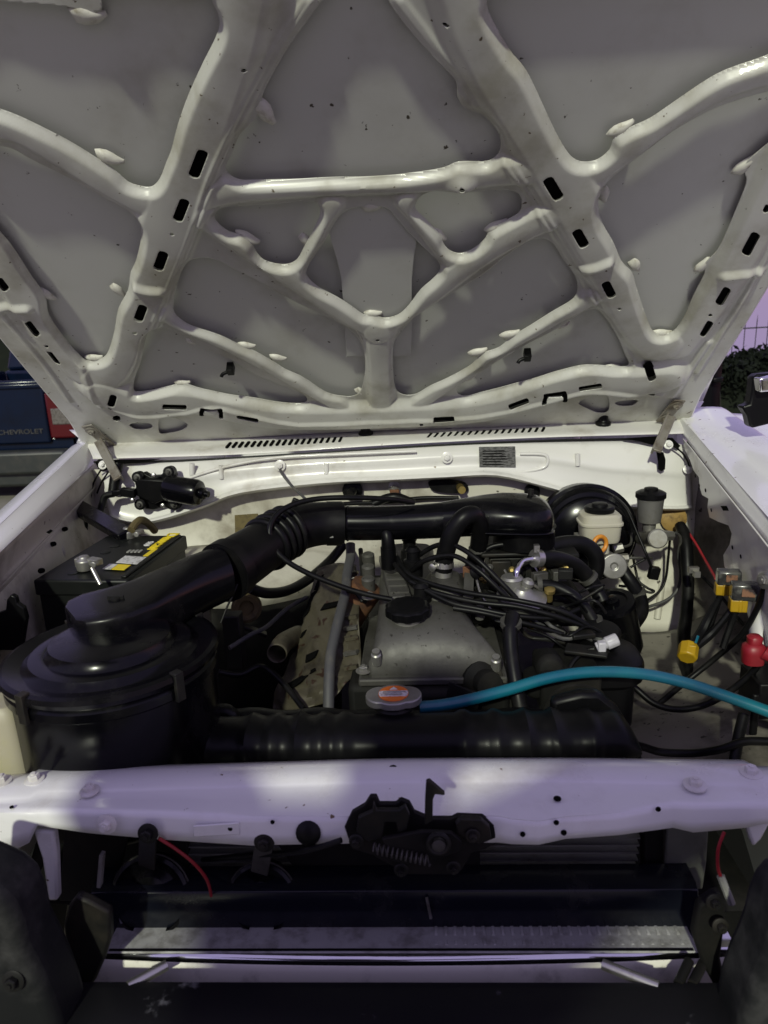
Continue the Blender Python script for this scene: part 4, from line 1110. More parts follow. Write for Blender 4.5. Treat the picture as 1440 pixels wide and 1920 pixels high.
# ------------------------------------------------------------------ engine
def vsec(Y, x0, x1, zb, zt, rnd=.02):
    o = []
    for x, z in ((x0, zb), (x0, zb + (zt - zb) * .55)):
        o.append((x, Y, z))
    for k in range(1, 6):
        a = pi - k * pi / 12
        o.append((x0 + rnd + rnd * cos(a), Y, zt - rnd + rnd * sin(a)))
    n = 5
    for k in range(1, n):
        o.append((x0 + rnd + (x1 - x0 - 2 * rnd) * k / n, Y, zt + .002 * sin(pi * k / n)))
    for k in range(1, 6):
        a = pi / 2 - k * pi / 12
        o.append((x1 - rnd + rnd * cos(a), Y, zt - rnd + rnd * sin(a)))
    o += [(x1, Y, zb + (zt - zb) * .55), (x1, Y, zb)]
    return [np.array(p) for p in o]
vx0, vx1 = W(692, 1255, 1.0)[0], W(940, 1258, 1.0)[0]
EN = O('engine', *box((.05, 1.24, .76), (.26, .50, .30)), 'engine_dark', CAR, 'four cylinder petrol engine with dusty aluminium rocker cover', bevel=.01)
vc = [vsec(.992, vx0 + .004, vx1 - .004, .918, .932, .006), vsec(.997, vx0, vx1, .918, .955, .012), vsec(1.008, vx0 + .004, vx1 - .010, .918, .972, .020), vsec(1.025, vx0 + .007, vx1 - .022, .918, .986, .026),
      vsec(1.045, vx0 + .009, vx1 - .032, .918, .993, .028), vsec(1.08, vx0 + .010, vx1 - .040, .918, .997, .028), vsec(1.12, vx0 + .010, vx1 - .070, .918, .998, .026), vsec(1.20, vx0 + .008, vx1 - .09, .918, .999, .022), vsec(1.42, vx0 + .004, vx1 - .09, .918, .999, .022)]
VC = O('rocker_cover', *loft(vc), 'alu', EN, 'dusty cast aluminium rocker cover', smooth=40)
O('cover_flange', *box(((vx0 + vx1) / 2 - .004, 1.21, .917), (vx1 - vx0 + .024, .45, .012)), 'alu', EN, bevel=.003)
O('timing_cover', *box(((vx0 + vx1) / 2 + .01, 1.0, .80), (.20, .06, .22)), 'engine_dark', EN, bevel=.01)
O('cover_channel', *beam(W(752, 1122, 1.10) * [1, 1, 0] + V3([0, 0, 1.003]), W(727, 1030, 1.32) * [1, 1, 0] + V3([0, 0, 1.003]), .036, .016), 'alu', EN, bevel=.004)
for i in range(7):
    t = (i + .5) / 7
    a = W(752, 1122, 1.10); b = W(727, 1030, 1.32)
    p = a + (b - a) * t
    O('casting_rib', *box((p[0], p[1], 1.0125), (.030, .003, .003)), 'alu', EN)
bolt(W(682, 1258, 1.0), (0, 0, 1), EN, .007, 'alu_light')
bolt(W(692, 1120, 1.12), (0, 0, 1), EN, .007, 'alu_light')
OC = W(765, 1158, 1.055)
O('filler_collar', *lathe(OC, (0, -.06, 1), [(.026, -.012), (.026, .002), (.029, .003), (.029, .006)], 28), 'alu_light', EN, smooth=40)
O('oil_filler_cap', *lathe(OC + V3([0, 0, .006]), (0, -.06, 1), [(.032, 0), (.034, .002), (.034, .013), (.031, .016), (.026, .0175), (.015, .0165), (.01, .0165)], 96, 10, .055), 'black_plastic', EN, 'black scalloped oil filler cap', smooth=40)
# coolant outlet block and clips on the intake side
O('coolant_outlet', *loft([oval(W(835, 1110, 1.16) + V3([0, 0, z]), (.040 * s, 0, 0), (0, .055 * s, 0), 20, 3.5) for z, s in ((-.05, 1.1), (0, 1.0), (.018, .85), (.028, .6))]), 'alu', EN, smooth=40)
O('outlet_neck', *lathe(W(831, 1078, 1.165), (0, .05, 1), [(.018, -.012), (.018, -.006), (.015, -.004), (.015, .012)], 20), 'alu_light', EN)
uh = O('bypass_hose', *sweep(WP([(831, 1068, 1.165), (836, 1035, 1.16), (848, 1000, 1.155), (868, 972, 1.155), (888, 966, 1.165), (899, 985, 1.18), (898, 1020, 1.20), (888, 1062, 1.22), (880, 1090, 1.23)]), .0155, 14, 8), 'rubber', CAR, 'thick black coolant hose looping up behind the rocker cover', smooth=60)
cl = W(832, 1058, 1.164)
O('hose_clip', *join(lathe(cl, (.05, .1, 1), [(.0162, -.005), (.0172, -.005), (.0172, .005), (.0162, .005)], 28), lathe(cl + V3([-.017, -.008, 0]), (-.4, -1, 0), [(.0065, -.004), (.0065, .009), (.004, .010)], 12)), 'steel', uh, 'shiny worm drive hose clip')
# breather elbow
O('breather_elbow', *join(sweep(WP([(728, 1066, 1.20), (728, 1032, 1.20), (727, 1012, 1.20), (724, 998, 1.205), (720, 990, 1.22)]), [.0125, .0125, .0115, .010, .009], 14, 5), lathe(W(728, 1036, 1.20), (0, 0, 1), [(.0135, -.02), (.0135, .01)], 16)), 'black_plastic', EN, 'black plastic breather elbow', smooth=50)
# exhaust heat shield
hsr = [[W(596, 1066, 1.34), W(632, 1056, 1.32), W(668, 1060, 1.30)], [W(580, 1120, 1.27), W(622, 1106, 1.23), W(672, 1116, 1.19)], [W(562, 1188, 1.20), W(612, 1172, 1.15), W(674, 1186, 1.11)],
       [W(538, 1252, 1.14), W(594, 1238, 1.09), W(676, 1248, 1.05)], [W(514, 1300, 1.10), W(560, 1292, 1.05), W(650, 1280, 1.02)], [W(512, 1330, 1.08), W(552, 1332, 1.03), W(620, 1316, 1.0)]]
HSP = patch(hsr, 8, 7)
HSP = ([p + V3([0, -1, .5]) * (.0035 * sin(p[2] * 210 + p[0] * 60) + .003 * sin(p[0] * 170 + p[1] * 90) + .002 * sin(p[1] * 260 + p[2] * 140)) for p in HSP[0]], HSP[1])
def hp(px, py, o=.011):
    return W(px, py, surfY(HSP[0], px, py) - o)
HSH = O('heat_shield', *HSP, 'shield', EN, 'olive brown slotted exhaust heat shield', solid=.0015)
for q in ([(598, 1082), (607, 1076), (594, 1104), (588, 1106)], [(584, 1112), (596, 1104), (576, 1150), (566, 1160)], [(608, 1132), (636, 1126), (634, 1134), (600, 1144)], [(574, 1228), (596, 1218), (588, 1232), (572, 1242)], [(532, 1286), (590, 1252), (590, 1256), (545, 1290)], [(566, 1186), (574, 1180), (566, 1192), (562, 1196)]):
    O('shield_slot', *poly([hp(a, b) for a, b in q], .002), 'hole', HSH)
for i, y in enumerate((1075, 1087, 1157, 1177, 1196, 1224, 1251)):
    x0 = 636 if y < 1100 else 634
    O('louvre', *beam(hp(x0 + 12, y + 2, .007), hp(x0 + 36, y - 2, .007), .008, .006), 'steel' if i % 2 else 'shield', HSH)
st_ = sweep(WP([(519, 1226, 1.10), (532, 1205, 1.15), (560, 1190, 1.22)]), .0165, 20, 4, cap=False)
O('hot_air_stub', *st_, 'shield', EN, 'open ended metal hot air stub beside the heat shield', solid=.0015, smooth=60)
hose('heater_pipe', [(657, 1020, 1.28), (657, 1045, 1.26), (651, 1075, 1.22), (648, 1110, 1.17), (638, 1150, 1.12), (628, 1190, 1.08), (620, 1230, 1.045), (617, 1280, 1.01), (616, 1340, .98)], .0088, 'rubber_grey', EN, 'dusty grey heater pipe in front of the heat shield', 14)
hose('pipe_bracket', [(652, 1108, 1.16), (668, 1112, 1.15), (680, 1128, 1.14)], .004, 'dark_metal', EN)
hose('fuel_line', [(676, 1030, 1.30), (680, 1080, 1.24), (684, 1128, 1.16)], .0045, 'dark_metal', EN)
for y in (1040, 1062, 1085):
    O('manifold_lug', *lathe(W(690, y, 1.27 - (y - 1040) * .0016), (0, -.2, 1), [(.012, -.03), (.012, 0), (.008, .003)], 14), 'alu', EN)
O('exhaust_manifold', *sweep(WP([(690, 1100, 1.2), (640, 1180, 1.2), (600, 1300, 1.12)]), .03, 14, 4), 'rust', EN)
hose('breather_hose', [(775, 942, 1.22), (730, 936, 1.19), (660, 933, 1.165), (600, 935, 1.155), (555, 944, 1.14), (522, 962, 1.12), (506, 990, 1.10), (511, 1022, 1.09), (535, 1050, 1.085), (580, 1076, 1.085), (640, 1100, 1.085), (690, 1115, 1.085), (735, 1124, 1.085)], .0046, 'rubber', CAR, 'thin black hose looping over the intake bellows', 10, 8)
hose('vacuum_hose', [(470, 1103, 1.20), (500, 1112, 1.22), (540, 1107, 1.27), (580, 1085, 1.34), (620, 1050, 1.42), (645, 1020, 1.45)], .010, 'rubber', CAR, 'black hose curving beneath the intake bellows')
hose('tie_wire', [(445, 1095, 1.01), (437, 1115, 1.0), (425, 1140, .985), (414, 1168, .975)], .0016, 'dark_metal', AIR)
# carburettor
cb = W(965, 1060, 1.24)
CB = O('carburettor', *join(box(cb, (.10, .09, .06)), box(cb + V3([-.03, -.045, .005]), (.035, .02, .045)), box(cb + V3([.035, -.045, -.01]), (.05, .02, .05)), lathe(cb + V3([.0, -.055, .008]), (0, -1, 0), [(.010, 0), (.010, .012), (.005, .014)], 10), box(cb + V3([.075, .0, .012]), (.07, .05, .03)), box(cb + V3([0, 0, .038]), (.13, .11, .008))), 'dark_metal', EN, 'grimy carburettor body under the intake hat', bevel=.003)
for dx, dz, r, m in ((-.035, -.01, .008, 'brass'), (-.012, .012, .006, 'brass'), (.012, -.016, .007, 'alu'), (.04, .012, .007, 'brass'), (-.05, .018, .006, 'alu'), (.028, -.006, .005, 'brass'), (-.02, -.022, .006, 'alu'), (.06, -.02, .008, 'alu'), (-.062, -.004, .007, 'brass')):
    O('carburettor_screw', *lathe(cb + V3([dx, -.056, dz]), (random.uniform(-.3, .3), -1, .3), [(r, 0), (r, .008), (r * .6, .010), (r * .5, .016)], 10), m, EN)
for k in range(5):
    a = cb + V3([-.05 + .025 * k, -.055, .02 - .008 * (k % 3)])
    O('linkage_rod', *sweep([a, a + V3([.012, -.012, -.018]), a + V3([.03, -.006, -.03])], .002, 6, 3), 'steel' if k % 2 else 'dark_metal', EN)
O('throttle_plate', *box(cb + V3([.005, -.06, -.03]), (.06, .003, .022)), 'alu', EN)
O('inlet_manifold', *box(W(985, 1125, 1.23), (.18, .12, .06)), 'engine_dark', EN, bevel=.008)
O('manifold_runner', *sweep(WP([(870, 1150, 1.15), (940, 1140, 1.2), (1000, 1130, 1.25)]), .022, 12, 4), 'dark_metal', EN)
O('vacuum_can', *lathe(W(978, 1118, 1.11), (.1, -.25, 1), [(.020, -.02), (.036, -.016), (.040, -.006), (.041, .002), (.034, .006), (.018, .010), (.012, .018)], 28), 'alu_light', EN, 'shiny disc shaped vacuum can', smooth=40)
O('fuel_filter', *lathe(W(960, 1095, 1.12), (0, 0, 1), [(.016, -.02), (.017, -.016), (.017, .008), (.019, .010), (.016, .014)], 20), 'alu_light', EN, smooth=40)
O('chrome_elbow', *sweep(WP([(968, 1085, 1.12), (970, 1068, 1.125), (980, 1052, 1.14), (1004, 1047, 1.15)]), .0055, 12, 5), 'chrome', EN, 'bright bent metal pipe', smooth=60)
O('valve_body', *lathe(W(988, 1098, 1.11), (.3, -.2, 1), [(.008, -.015), (.008, .0), (.010, .002), (.010, .008), (.006, .012)], 14), 'alu_light', EN)
O('coil_spring_valve', *lathe(W(1030, 1115, 1.12), (0, -.3, 1), [(.006, -.012), (.006, .004), (.009, .006), (.009, .012), (.004, .014)], 14), 'brass', EN)
h1 = hose('coolant_hose', [(1004, 1047, 1.15), (1040, 1047, 1.17), (1075, 1058, 1.19), (1100, 1080, 1.20), (1118, 1105, 1.20), (1130, 1128, 1.19)], .0135, 'rubber', CAR, 'black hose from the bright elbow to the canister', 14)
O('hose_clip', *join(lathe(W(1007, 1047, 1.15), W(1030, 1047, 1.165) - W(1004, 1047, 1.15), [(.0142, -.006), (.0152, -.006), (.0152, .006), (.0142, .006)], 24), box(W(1006, 1028, 1.15), (.009, .010, .012))), 'steel', h1)
hose('coolant_hose', [(985, 1045, 1.24), (1020, 1030, 1.25), (1060, 1020, 1.27), (1095, 1022, 1.28), (1116, 1042, 1.28), (1116, 1072, 1.28), (1098, 1100, 1.28)], .0155, 'rubber', CAR, 'thick black hose curling below the orange ring', 14)
hose('coolant_hose', [(1000, 1096, 1.13), (1040, 1100, 1.13), (1075, 1118, 1.12), (1100, 1145, 1.11), (1116, 1172, 1.10), (1124, 1198, 1.09)], .0100, 'rubber', CAR, 'black hose sweeping down to the grey connector', 12)
hose('coolant_hose', [(962, 1152, 1.03), (957, 1180, 1.01), (958, 1220, .99), (965, 1270, .965), (976, 1330, .94)], .0112, 'rubber', CAR, 'upright black hose between rocker cover and steering pump', 12)
hose('servo_hose', [(1160, 1060, 1.42), (1182, 1090, 1.40), (1200, 1120, 1.37), (1203, 1145, 1.34), (1190, 1168, 1.31), (1170, 1190, 1.28)], .0135, 'rubber', CAR, 'black hose bending in front of the firewall below the brake cylinder', 12)
hose('vacuum_line', [(905, 1035, 1.20), (925, 1024, 1.20), (960, 1020, 1.20), (1005, 1024, 1.21)], .0055, 'rubber', CAR, 'slim vacuum line below the intake hat')
# distributor-side leads
leads = [[(780, 1045, 1.19), (815, 1024, 1.17), (850, 1022, 1.15), (890, 1045, 1.12), (935, 1088, 1.10), (975, 1130, 1.09), (1002, 1165, 1.09)],
         [(772, 1070, 1.17), (800, 1050, 1.15), (850, 1042, 1.13), (895, 1068, 1.105), (935, 1105, 1.09), (985, 1152, 1.085)],
         [(745, 1045, 1.20), (765, 1075, 1.15), (810, 1095, 1.12), (880, 1112, 1.09), (960, 1124, 1.07), (1040, 1142, 1.06), (1090, 1165, 1.06), (1122, 1192, 1.06)],
         [(740, 1058, 1.18), (775, 1095, 1.12), (830, 1115, 1.09), (900, 1130, 1.07), (970, 1138, 1.06), (1040, 1155, 1.055), (1100, 1176, 1.06)],
         [(770, 1090, 1.12), (840, 1128, 1.08), (900, 1142, 1.065), (970, 1155, 1.055), (1040, 1158, 1.06), (1085, 1142, 1.08)],
         [(850, 1140, 1.07), (910, 1150, 1.06), (970, 1165, 1.055), (1020, 1178, 1.055), (1056, 1190, 1.055)]]
for i, l in enumerate(leads):
    hose('spark_plug_lead', l, .0044, 'rubber', CAR, 'thin black ignition leads draped over the engine', 8, 8)['group'] = 'ignition leads'
for (a, b, Y) in ((775, 1050, 1.185), (790, 1118, 1.11), (768, 1030, 1.25)):
    O('plug_boot', *lathe(W(a, b, Y), (0, 0, 1), [(.016, -.03), (.017, -.01), (.017, .0), (.012, .003), (.012, .016), (.014, .018), (.008, .024)], 16), 'rubber', EN)
O('dipstick_bracket', *join(beam(W(880, 1068, 1.15), W(876, 1150, 1.08), .016, .004, up=(0, -1, 0)), beam(W(878, 1068, 1.15), W(896, 1066, 1.16), .014, .004)), 'alu', EN, 'vertical grey lifting bracket with a rusty top')
O('rusty_tab', *box(W(880, 1072, 1.145), (.022, .006, .02)), 'rust', EN, bevel=.002)
O('knob', *lathe(W(893, 1072, 1.135), (0, -1, .2), [(.011, -.006), (.011, .006), (.007, .008)], 14), 'rubber', EN)
hose('wire', [(893, 1085, 1.14), (900, 1110, 1.12), (912, 1130, 1.1), (925, 1150, 1.09)], .0022, 'steel', EN)

# canister and steering pump on the right of the engine
O('canister', *lathe(W(1152, 1150, 1.26), (-.28, -.25, 1), [(.036, -.09), (.040, -.08), (.040, .018), (.042, .022), (.040, .028), (.028, .031), (.026, .027), (.014, .027), (.013, .034), (.008, .036)], 32), 'black_paint', CAR, 'glossy black cylindrical canister below the brake cylinder', smooth=35)
pump = W(1112, 1235, 1.06)
PU = O('steering_pump', *loft([oval(pump + V3([.006, 0, z]), (.068 * s, 0, 0), (0, .060 * s, 0), 28, 3.2) for z, s in ((-.10, .8), (-.03, .82), (-.02, .98), (.004, 1.0), (.010, .97), (.014, .88))]), 'black_plastic', CAR, 'dark bracketed steering pump under the blue hose', smooth=35)
O('pump_cap', *lathe(W(1124, 1188, 1.07), (0, -.1, 1), [(.030, -.014), (.033, -.012), (.033, .006), (.030, .010), (.01, .011)], 28), 'rubber', PU, 'flat black round cap')
O('connector', *join(sweep(WP([(1118, 1214, 1.01), (1138, 1206, 1.01)]), .008, 8, 1), sweep(WP([(1136, 1207, 1.01), (1158, 1198, 1.012)]), .0105, 8, 1), box(W(1128, 1212, 1.005), (.012, .012, .016))), 'connector_grey', PU, 'pale grey electrical plug lying on the steering pump', bevel=.002)
O('wire', *sweep(WP([(1114, 1216, 1.01), (1095, 1222, 1.01), (1075, 1240, 1.0), (1062, 1265, .99)]), .0035, 8, 5), 'rubber', PU)
O('pump_bracket', *join(beam(W(1070, 1192, 1.04), W(1112, 1188, 1.05), .02, .008), beam(W(1060, 1215, 1.02), W(1140, 1225, 1.0), .03, .006)), 'dark_metal', PU, bevel=.002)
O('pump_pulley', *lathe(W(1075, 1330, .985), (0, -1, 0), [(.05, 0), (.052, .004), (.046, .010), (.052, .016), (.05, .02), (.02, .018)], 32), 'engine_dark', PU, smooth=30)
O('pump_body', *join(box(W(1060, 1275, 1.02), (.09, .09, .07)), lathe(W(1030, 1250, 1.0), (0, -1, .1), [(.022, -.03), (.022, .01), (.012, .014)], 16), lathe(W(1005, 1285, 1.0), (0, -1, 0), [(.02, -.03), (.02, .01), (.01, .014)], 16)), 'engine_dark', PU, bevel=.006)
O('fan_hub', *lathe(W(830, 1330, .955) - V3([0, 0, .09]), (0, -1, 0), [(.07, 0), (.07, .012), (.04, .016), (.03, .03)], 24), 'engine_dark', EN)
fb = W(830, 1345, .935) - V3([0, 0, .10])
for k in range(6):
    a = k * pi / 3 + .3
    d = V3([cos(a), 0, sin(a)])
    O('fan_blade', *beam(fb + d * .05, fb + d * .15, .05, .003, up=(-.5 * sin(a), -1, .5 * cos(a))), 'engine_dark', EN, bevel=.001)
O('thermostat_housing', *lathe(W(905, 1275, .99), (.3, -1, .2), [(.03, -.03), (.03, .0), (.02, .01), (.02, .03)], 18), 'engine_dark', EN)
bolt(W(928, 1268, .99), (0, -1, .3), EN, .007, 'dark_metal')

O('mounting_cup', *lathe(W(462, 1140, 1.22), (.2, -1, .3), [(.028, -.02), (.028, .0), (.022, .004), (.014, .002), (.012, -.006)], 24), 'brown', CAR, 'brown rubber mounting cup below the intake hose')
O('mounting_bracket', *join(box(W(415, 1118, 1.18), (.05, .02, .016)), box(W(440, 1200, 1.15), (.03, .03, .10)), beam(W(420, 1160, 1.18), W(500, 1190, 1.2), .02, .006)), 'dark_metal', CAR, 'dark steel mounting bracket between air cleaner and heat shield', bevel=.002)
bolt(W(418, 1116, 1.165), (0, -1, .2), CAR, .006, 'alu')
hose('vacuum_line', [(430, 1215, 1.1), (470, 1190, 1.14), (500, 1175, 1.18), (540, 1140, 1.24), (575, 1120, 1.28)], .004, 'rubber_grey', CAR, 'thin dusty line in the gap beside the hot air stub')
hose('vacuum_line', [(410, 1260, 1.05), (450, 1265, 1.06), (490, 1250, 1.08), (530, 1280, 1.05), (570, 1330, 1.0)], .005, 'rubber', CAR, 'black line running down behind the radiator')
# small wires, clips and brackets crowding the intake side
rr_ = random.Random(11)
for i in range(16):
    a = rr_.uniform(905, 1060); b = rr_.uniform(1090, 1190)
    Y = 1.16 - (b - 1090) * .0010
    pts = [(a, b, Y)]
    for k in range(3):
        a += rr_.uniform(15, 45); b += rr_.uniform(-22, 34); pts.append((a, b, Y - rr_.uniform(0, .04)))
    hose('loom_wire', pts, rr_.uniform(.0018, .0035), rr_.choice(['rubber', 'rubber', 'dark_metal', 'rubber_grey']), EN, n=6, sub=4)
for i in range(14):
    c = W(rr_.uniform(890, 1080), rr_.uniform(1015, 1180), rr_.uniform(1.12, 1.2))
    if i % 2:
        O('fitting', *lathe(c, (rr_.uniform(-1, 1), -1, rr_.uniform(0, 1)), [(.006, -.01), (.006, 0), (.009, .001), (.009, .006), (.004, .008), (.004, .014)], 8), rr_.choice(['alu', 'brass', 'dark_metal', 'alu_light']), EN)
    else:
        O('small_bracket', *box(c, (rr_.uniform(.012, .03), rr_.uniform(.01, .02), rr_.uniform(.006, .02)), X=(1, rr_.uniform(-.5, .5), rr_.uniform(-.4, .4))), rr_.choice(['alu', 'dark_metal', 'engine_dark']), EN, bevel=.0015)
for (a, b, Y, d) in ((1104, 1084, 1.198, (.5, 0, -.6)), (1112, 1166, 1.10, (.3, 0, -.8)), (1010, 1096, 1.13, (1, 0, 0)), (958, 1168, 1.02, (0, -.2, 1)), (1196, 1112, 1.375, (.4, 0, -.7)), (896, 1030, 1.205, (0, 0, 1))):
    O('spring_clip', *lathe(W(a, b, Y), d, [(.0125, -.004), (.0165, -.004), (.0165, .004), (.0125, .004)], 20), 'alu', EN)
for px, py in ((705, 1225), (930, 1235), (900, 1140)):
    O('cover_bolt', *lathe(W(px, py, .99 if py > 1200 else 1.09), (0, -.3, 1), [(.008, -.02), (.008, -.002), (.006, 0), (.006, .005)], 10), 'alu_light', EN)

# ------------------------------------------------------------------ brakes and clutch
bc = W(1098, 1000, 1.56)
R_ = .108
BS = O('brake_servo', *lathe(bc, (0, -1, .05), [(R_ * .9, -.06), (R_ * 1.0, -.04), (R_ * 1.02, -.004), (R_ * 1.05, .0), (R_ * 1.05, .006), (R_ * .99, .010), (R_ * .95, .026), (R_ * .92, .030), (R_ * .84, .032), (R_ * .80, .044), (R_ * .62, .056), (R_ * .4, .060)], 56), 'black_paint', CAR, 'large round black brake servo on the firewall', smooth=35)
mc = W(1150, 1062, 1.40)
MC = O('master_cylinder', *join(sweep([W(1120, 1040, 1.52), W(1150, 1060, 1.375)], .021, 22, 1), lathe(W(1150, 1061, 1.375), W(1150, 1061, 1.375) - W(1120, 1040, 1.52), [(.025, -.006), (.026, .0), (.026, .006), (.0245, .008), (.008, .009), (.006, .007)], 28), box(W(1100, 1015, 1.45), (.05, .02, .035)), sweep([W(1155, 1048, 1.42), W(1178, 1046, 1.42)], .010, 6, 1), sweep([W(1150, 1030, 1.45), W(1168, 1026, 1.45)], .010, 6, 1)), 'alu_light', CAR, 'cast aluminium brake master cylinder', smooth=35, bevel=.001)
rc = W(1124, 985, 1.41)
RS = O('fluid_reservoir', *join(loft([oval(rc + V3([0, 0, z]), (.0415 * s, 0, 0), (0, .036 * s, 0), 28, 4.5) for z, s in ((-.030, .84), (-.024, .90), (.004, .95), (.006, 1.03), (.010, 1.03), (.012, .97), (.024, .93), (.028, .80))]), sweep([rc + V3([.006, -.01, -.03]), rc + V3([.008, -.01, -.055])], .011, 14, 1)), 'cream', MC, 'translucent cream brake fluid reservoir', smooth=35)
O('reservoir_cap', *lathe(rc + V3([.0, .004, .027]), (0, 0, 1), [(.024, 0), (.029, .002), (.030, .010), (.026, .013), (.016, .013), (.015, .018), (.010, .019)], 32), 'rubber', MC, 'ribbed black reservoir cap', smooth=30)
O('orange_ring', *torus(W(1125, 1020, 1.36), (.45, -1, .1), .0150, .0042, 28, 10), 'orange', MC, 'orange plastic tag ring hanging on the master cylinder')
kc = W(1219, 952, 1.50)
CL = O('clutch_cylinder', *join(lathe(kc, (0, 0, 1), [(.013, -.05), (.014, -.034), (.023, -.030), (.025, -.012), (.027, .014), (.028, .020), (.025, .022)], 28), sweep([W(1206, 1010, 1.54), W(1232, 1010, 1.44)], .017, 18, 1), lathe(W(1232, 1010, 1.44), W(1232, 1010, 1.44) - W(1206, 1010, 1.54), [(.020, -.004), (.0205, .0), (.0205, .006), (.018, .008)], 24), sweep([W(1240, 1004, 1.46), W(1258, 1004, 1.48)], .011, 6, 1)), 'alu_light', CAR, 'small clutch master cylinder with cup reservoir', smooth=35)
O('cup_cap', *lathe(kc + V3([0, 0, .021]), (0, 0, 1), [(.026, 0), (.031, .002), (.031, .012), (.024, .016), (.014, .017), (.014, .022), (.011, .023)], 30), 'rubber', CL, 'black cap on the clutch cup', smooth=30)
hose('brake_pipe', [(1176, 1046, 1.42), (1200, 1046, 1.42), (1222, 1046, 1.44)], .0028, 'alu', CAR, 'short steel brake pipe leaving the master cylinder', 8)
hose('brake_pipe', [(1166, 1026, 1.45), (1182, 1020, 1.46), (1184, 1000, 1.48)], .003, 'alu', CAR, 'steel brake pipe bending up past the servo', 8)
hose('brake_pipe', [(1186, 1040, 1.47), (1192, 1070, 1.47), (1198, 1090, 1.46), (1215, 1103, 1.45), (1226, 1108, 1.45), (1218, 1111, 1.45), (1190, 1102, 1.46), (1160, 1098, 1.47)], .0028, 'dark_metal', CAR, 'thin bent brake pipe across the firewall', 8)
hose('wire', [(1150, 930, 1.45), (1175, 955, 1.44), (1195, 1000, 1.42), (1212, 1040, 1.40), (1222, 1065, 1.40)], .0028, 'rubber', CAR, 'black sensor wire from the brake reservoir cap', 8)
O('plug', *box(W(1226, 1074, 1.40), (.020, .016, .026), Z=(.2, 0, 1)), 'black_plastic', CAR, 'square black plug hanging before the firewall', bevel=.002)
hose('wire', [(1182, 1064, 1.42), (1195, 1056, 1.42), (1210, 1048, 1.42)], .0025, 'rubber', CAR)
hose('clutch_pipe', [(1258, 1004, 1.50), (1268, 1000, 1.52), (1276, 1012, 1.54), (1272, 1040, 1.56), (1276, 1075, 1.56), (1270, 1105, 1.55), (1250, 1125, 1.54), (1215, 1138, 1.53), (1180, 1148, 1.50)], .0035, 'rubber_grey', CAR, 'pale grey clutch pipe curving down the firewall', 8, 8)
hose('cable', [(1256, 1010, 1.55), (1253, 1045, 1.56), (1248, 1085, 1.56), (1235, 1110, 1.55), (1205, 1130, 1.54)], .003, 'rubber', CAR, 'dark cable hanging in front of the firewall', 8)
hose('wiring_loom', [(1275, 985, 1.60), (1285, 1010, 1.56), (1288, 1050, 1.53), (1290, 1100, 1.50), (1287, 1150, 1.46), (1282, 1200, 1.40), (1290, 1260, 1.31), (1305, 1320, 1.20), (1330, 1380, 1.10), (1380, 1440, 1.0)], [.012, .014, .014, .013, .013, .014, .013, .012, .012, .012], 'rubber', CAR, 'thick black wiring loom running forward along the wheel arch', 12, 8)
hose('wire', [(1282, 985, 1.60), (1305, 1020, 1.52), (1322, 1050, 1.45), (1342, 1085, 1.33)], .0028, 'red_wire', CAR, 'red wire reaching down to the relays')
hose('cable', [(1310, 1075, 1.45), (1345, 1110, 1.40), (1385, 1160, 1.33), (1420, 1205, 1.25)], .0035, 'rubber', CAR, 'black cable slanting behind the hanging connector')
hose('cable', [(1437, 1090, 1.10), (1420, 1140, 1.12), (1390, 1190, 1.14), (1340, 1235, 1.16), (1290, 1275, 1.16), (1235, 1320, 1.13)], .0050, 'rubber', CAR, 'black battery cable dropping from the bolt across the arch')
hose('cable', [(1130, 1262, 1.12), (1180, 1282, 1.11), (1225, 1318, 1.09), (1270, 1330, 1.08), (1320, 1322, 1.07), (1370, 1295, 1.06), (1415, 1255, 1.05), (1437, 1215, 1.04)], .0055, 'rubber', CAR, 'black starter cable curving up to the red boot')
hose('cable', [(1395, 1340, .98), (1385, 1380, .96), (1375, 1440, .93)], .008, 'rubber', CAR, 'dark cable bundle passing under the blue hose')
hose('cable', [(1150, 1385, .93), (1205, 1400, .97), (1240, 1410, .98), (1300, 1412, .97), (1350, 1405, .95), (1400, 1390, .94), (1460, 1392, .92)], .006, 'rubber', CAR, 'black cable lying behind the crossmember')
bolt(W(1434, 1088, 1.09), (-1, -.4, .2), RW, .008, 'steel')
# relays with yellow sockets
for (a, b, Y, s, lb) in ((1366, 1082, 1.20, 1.0, 'clear cased relay with copper coil in a yellow socket'), (1396, 1108, 1.14, 1.1, 'smoky clear cased relay above a yellow socket')):
    c = W(a, b, Y)
    RL = O('relay', *box(c, (.038 * s, .024 * s, .026 * s), X=(1, -.2, .25)), 'relay', CAR, lb, bevel=.003)
    O('relay_coil', *box(c + V3([0, -.013 * s, .002]), (.018 * s, .004, .012 * s), X=(1, -.2, .25)), 'clear_amber', RL)
    O('relay_socket', *join(box(c + V3([-.009, .0, -.021 * s]), (.024 * s, .020 * s, .020 * s), X=(1, -.2, .25)), box(c + V3([-.009, -.010, -.021 * s]), (.007, .004, .020 * s), X=(1, -.2, .25))), 'yellow', RL, 'yellow plastic socket', bevel=.002)
    O('relay_wire', *sweep([c + V3([-.012, 0, -.034 * s]), c + V3([-.018, .0, -.06]), c + V3([-.03, -.005, -.10])], .006, 8, 4), 'rubber', RL)
O('terminal', *join(box(W(1300, 1068, 1.42), (.020, .01, .012), X=(1, 0, -.6)), box(W(1306, 1076, 1.41), (.012, .012, .012), X=(1, 0, -.6))), 'steel', CAR)
yc = W(1290, 1222, 1.13)
YC = O('connector', *join(lathe(yc, (-.35, -.75, -.45), [(.014, -.014), (.0165, -.012), (.0165, .012), (.0135, .014)], 8), box(yc + V3([.006, .002, .012]), (.014, .022, .006), X=(1, -.3, .4))), 'yellow', CAR, 'yellow plug dangling on taped wires over the wheel arch', bevel=.0015)
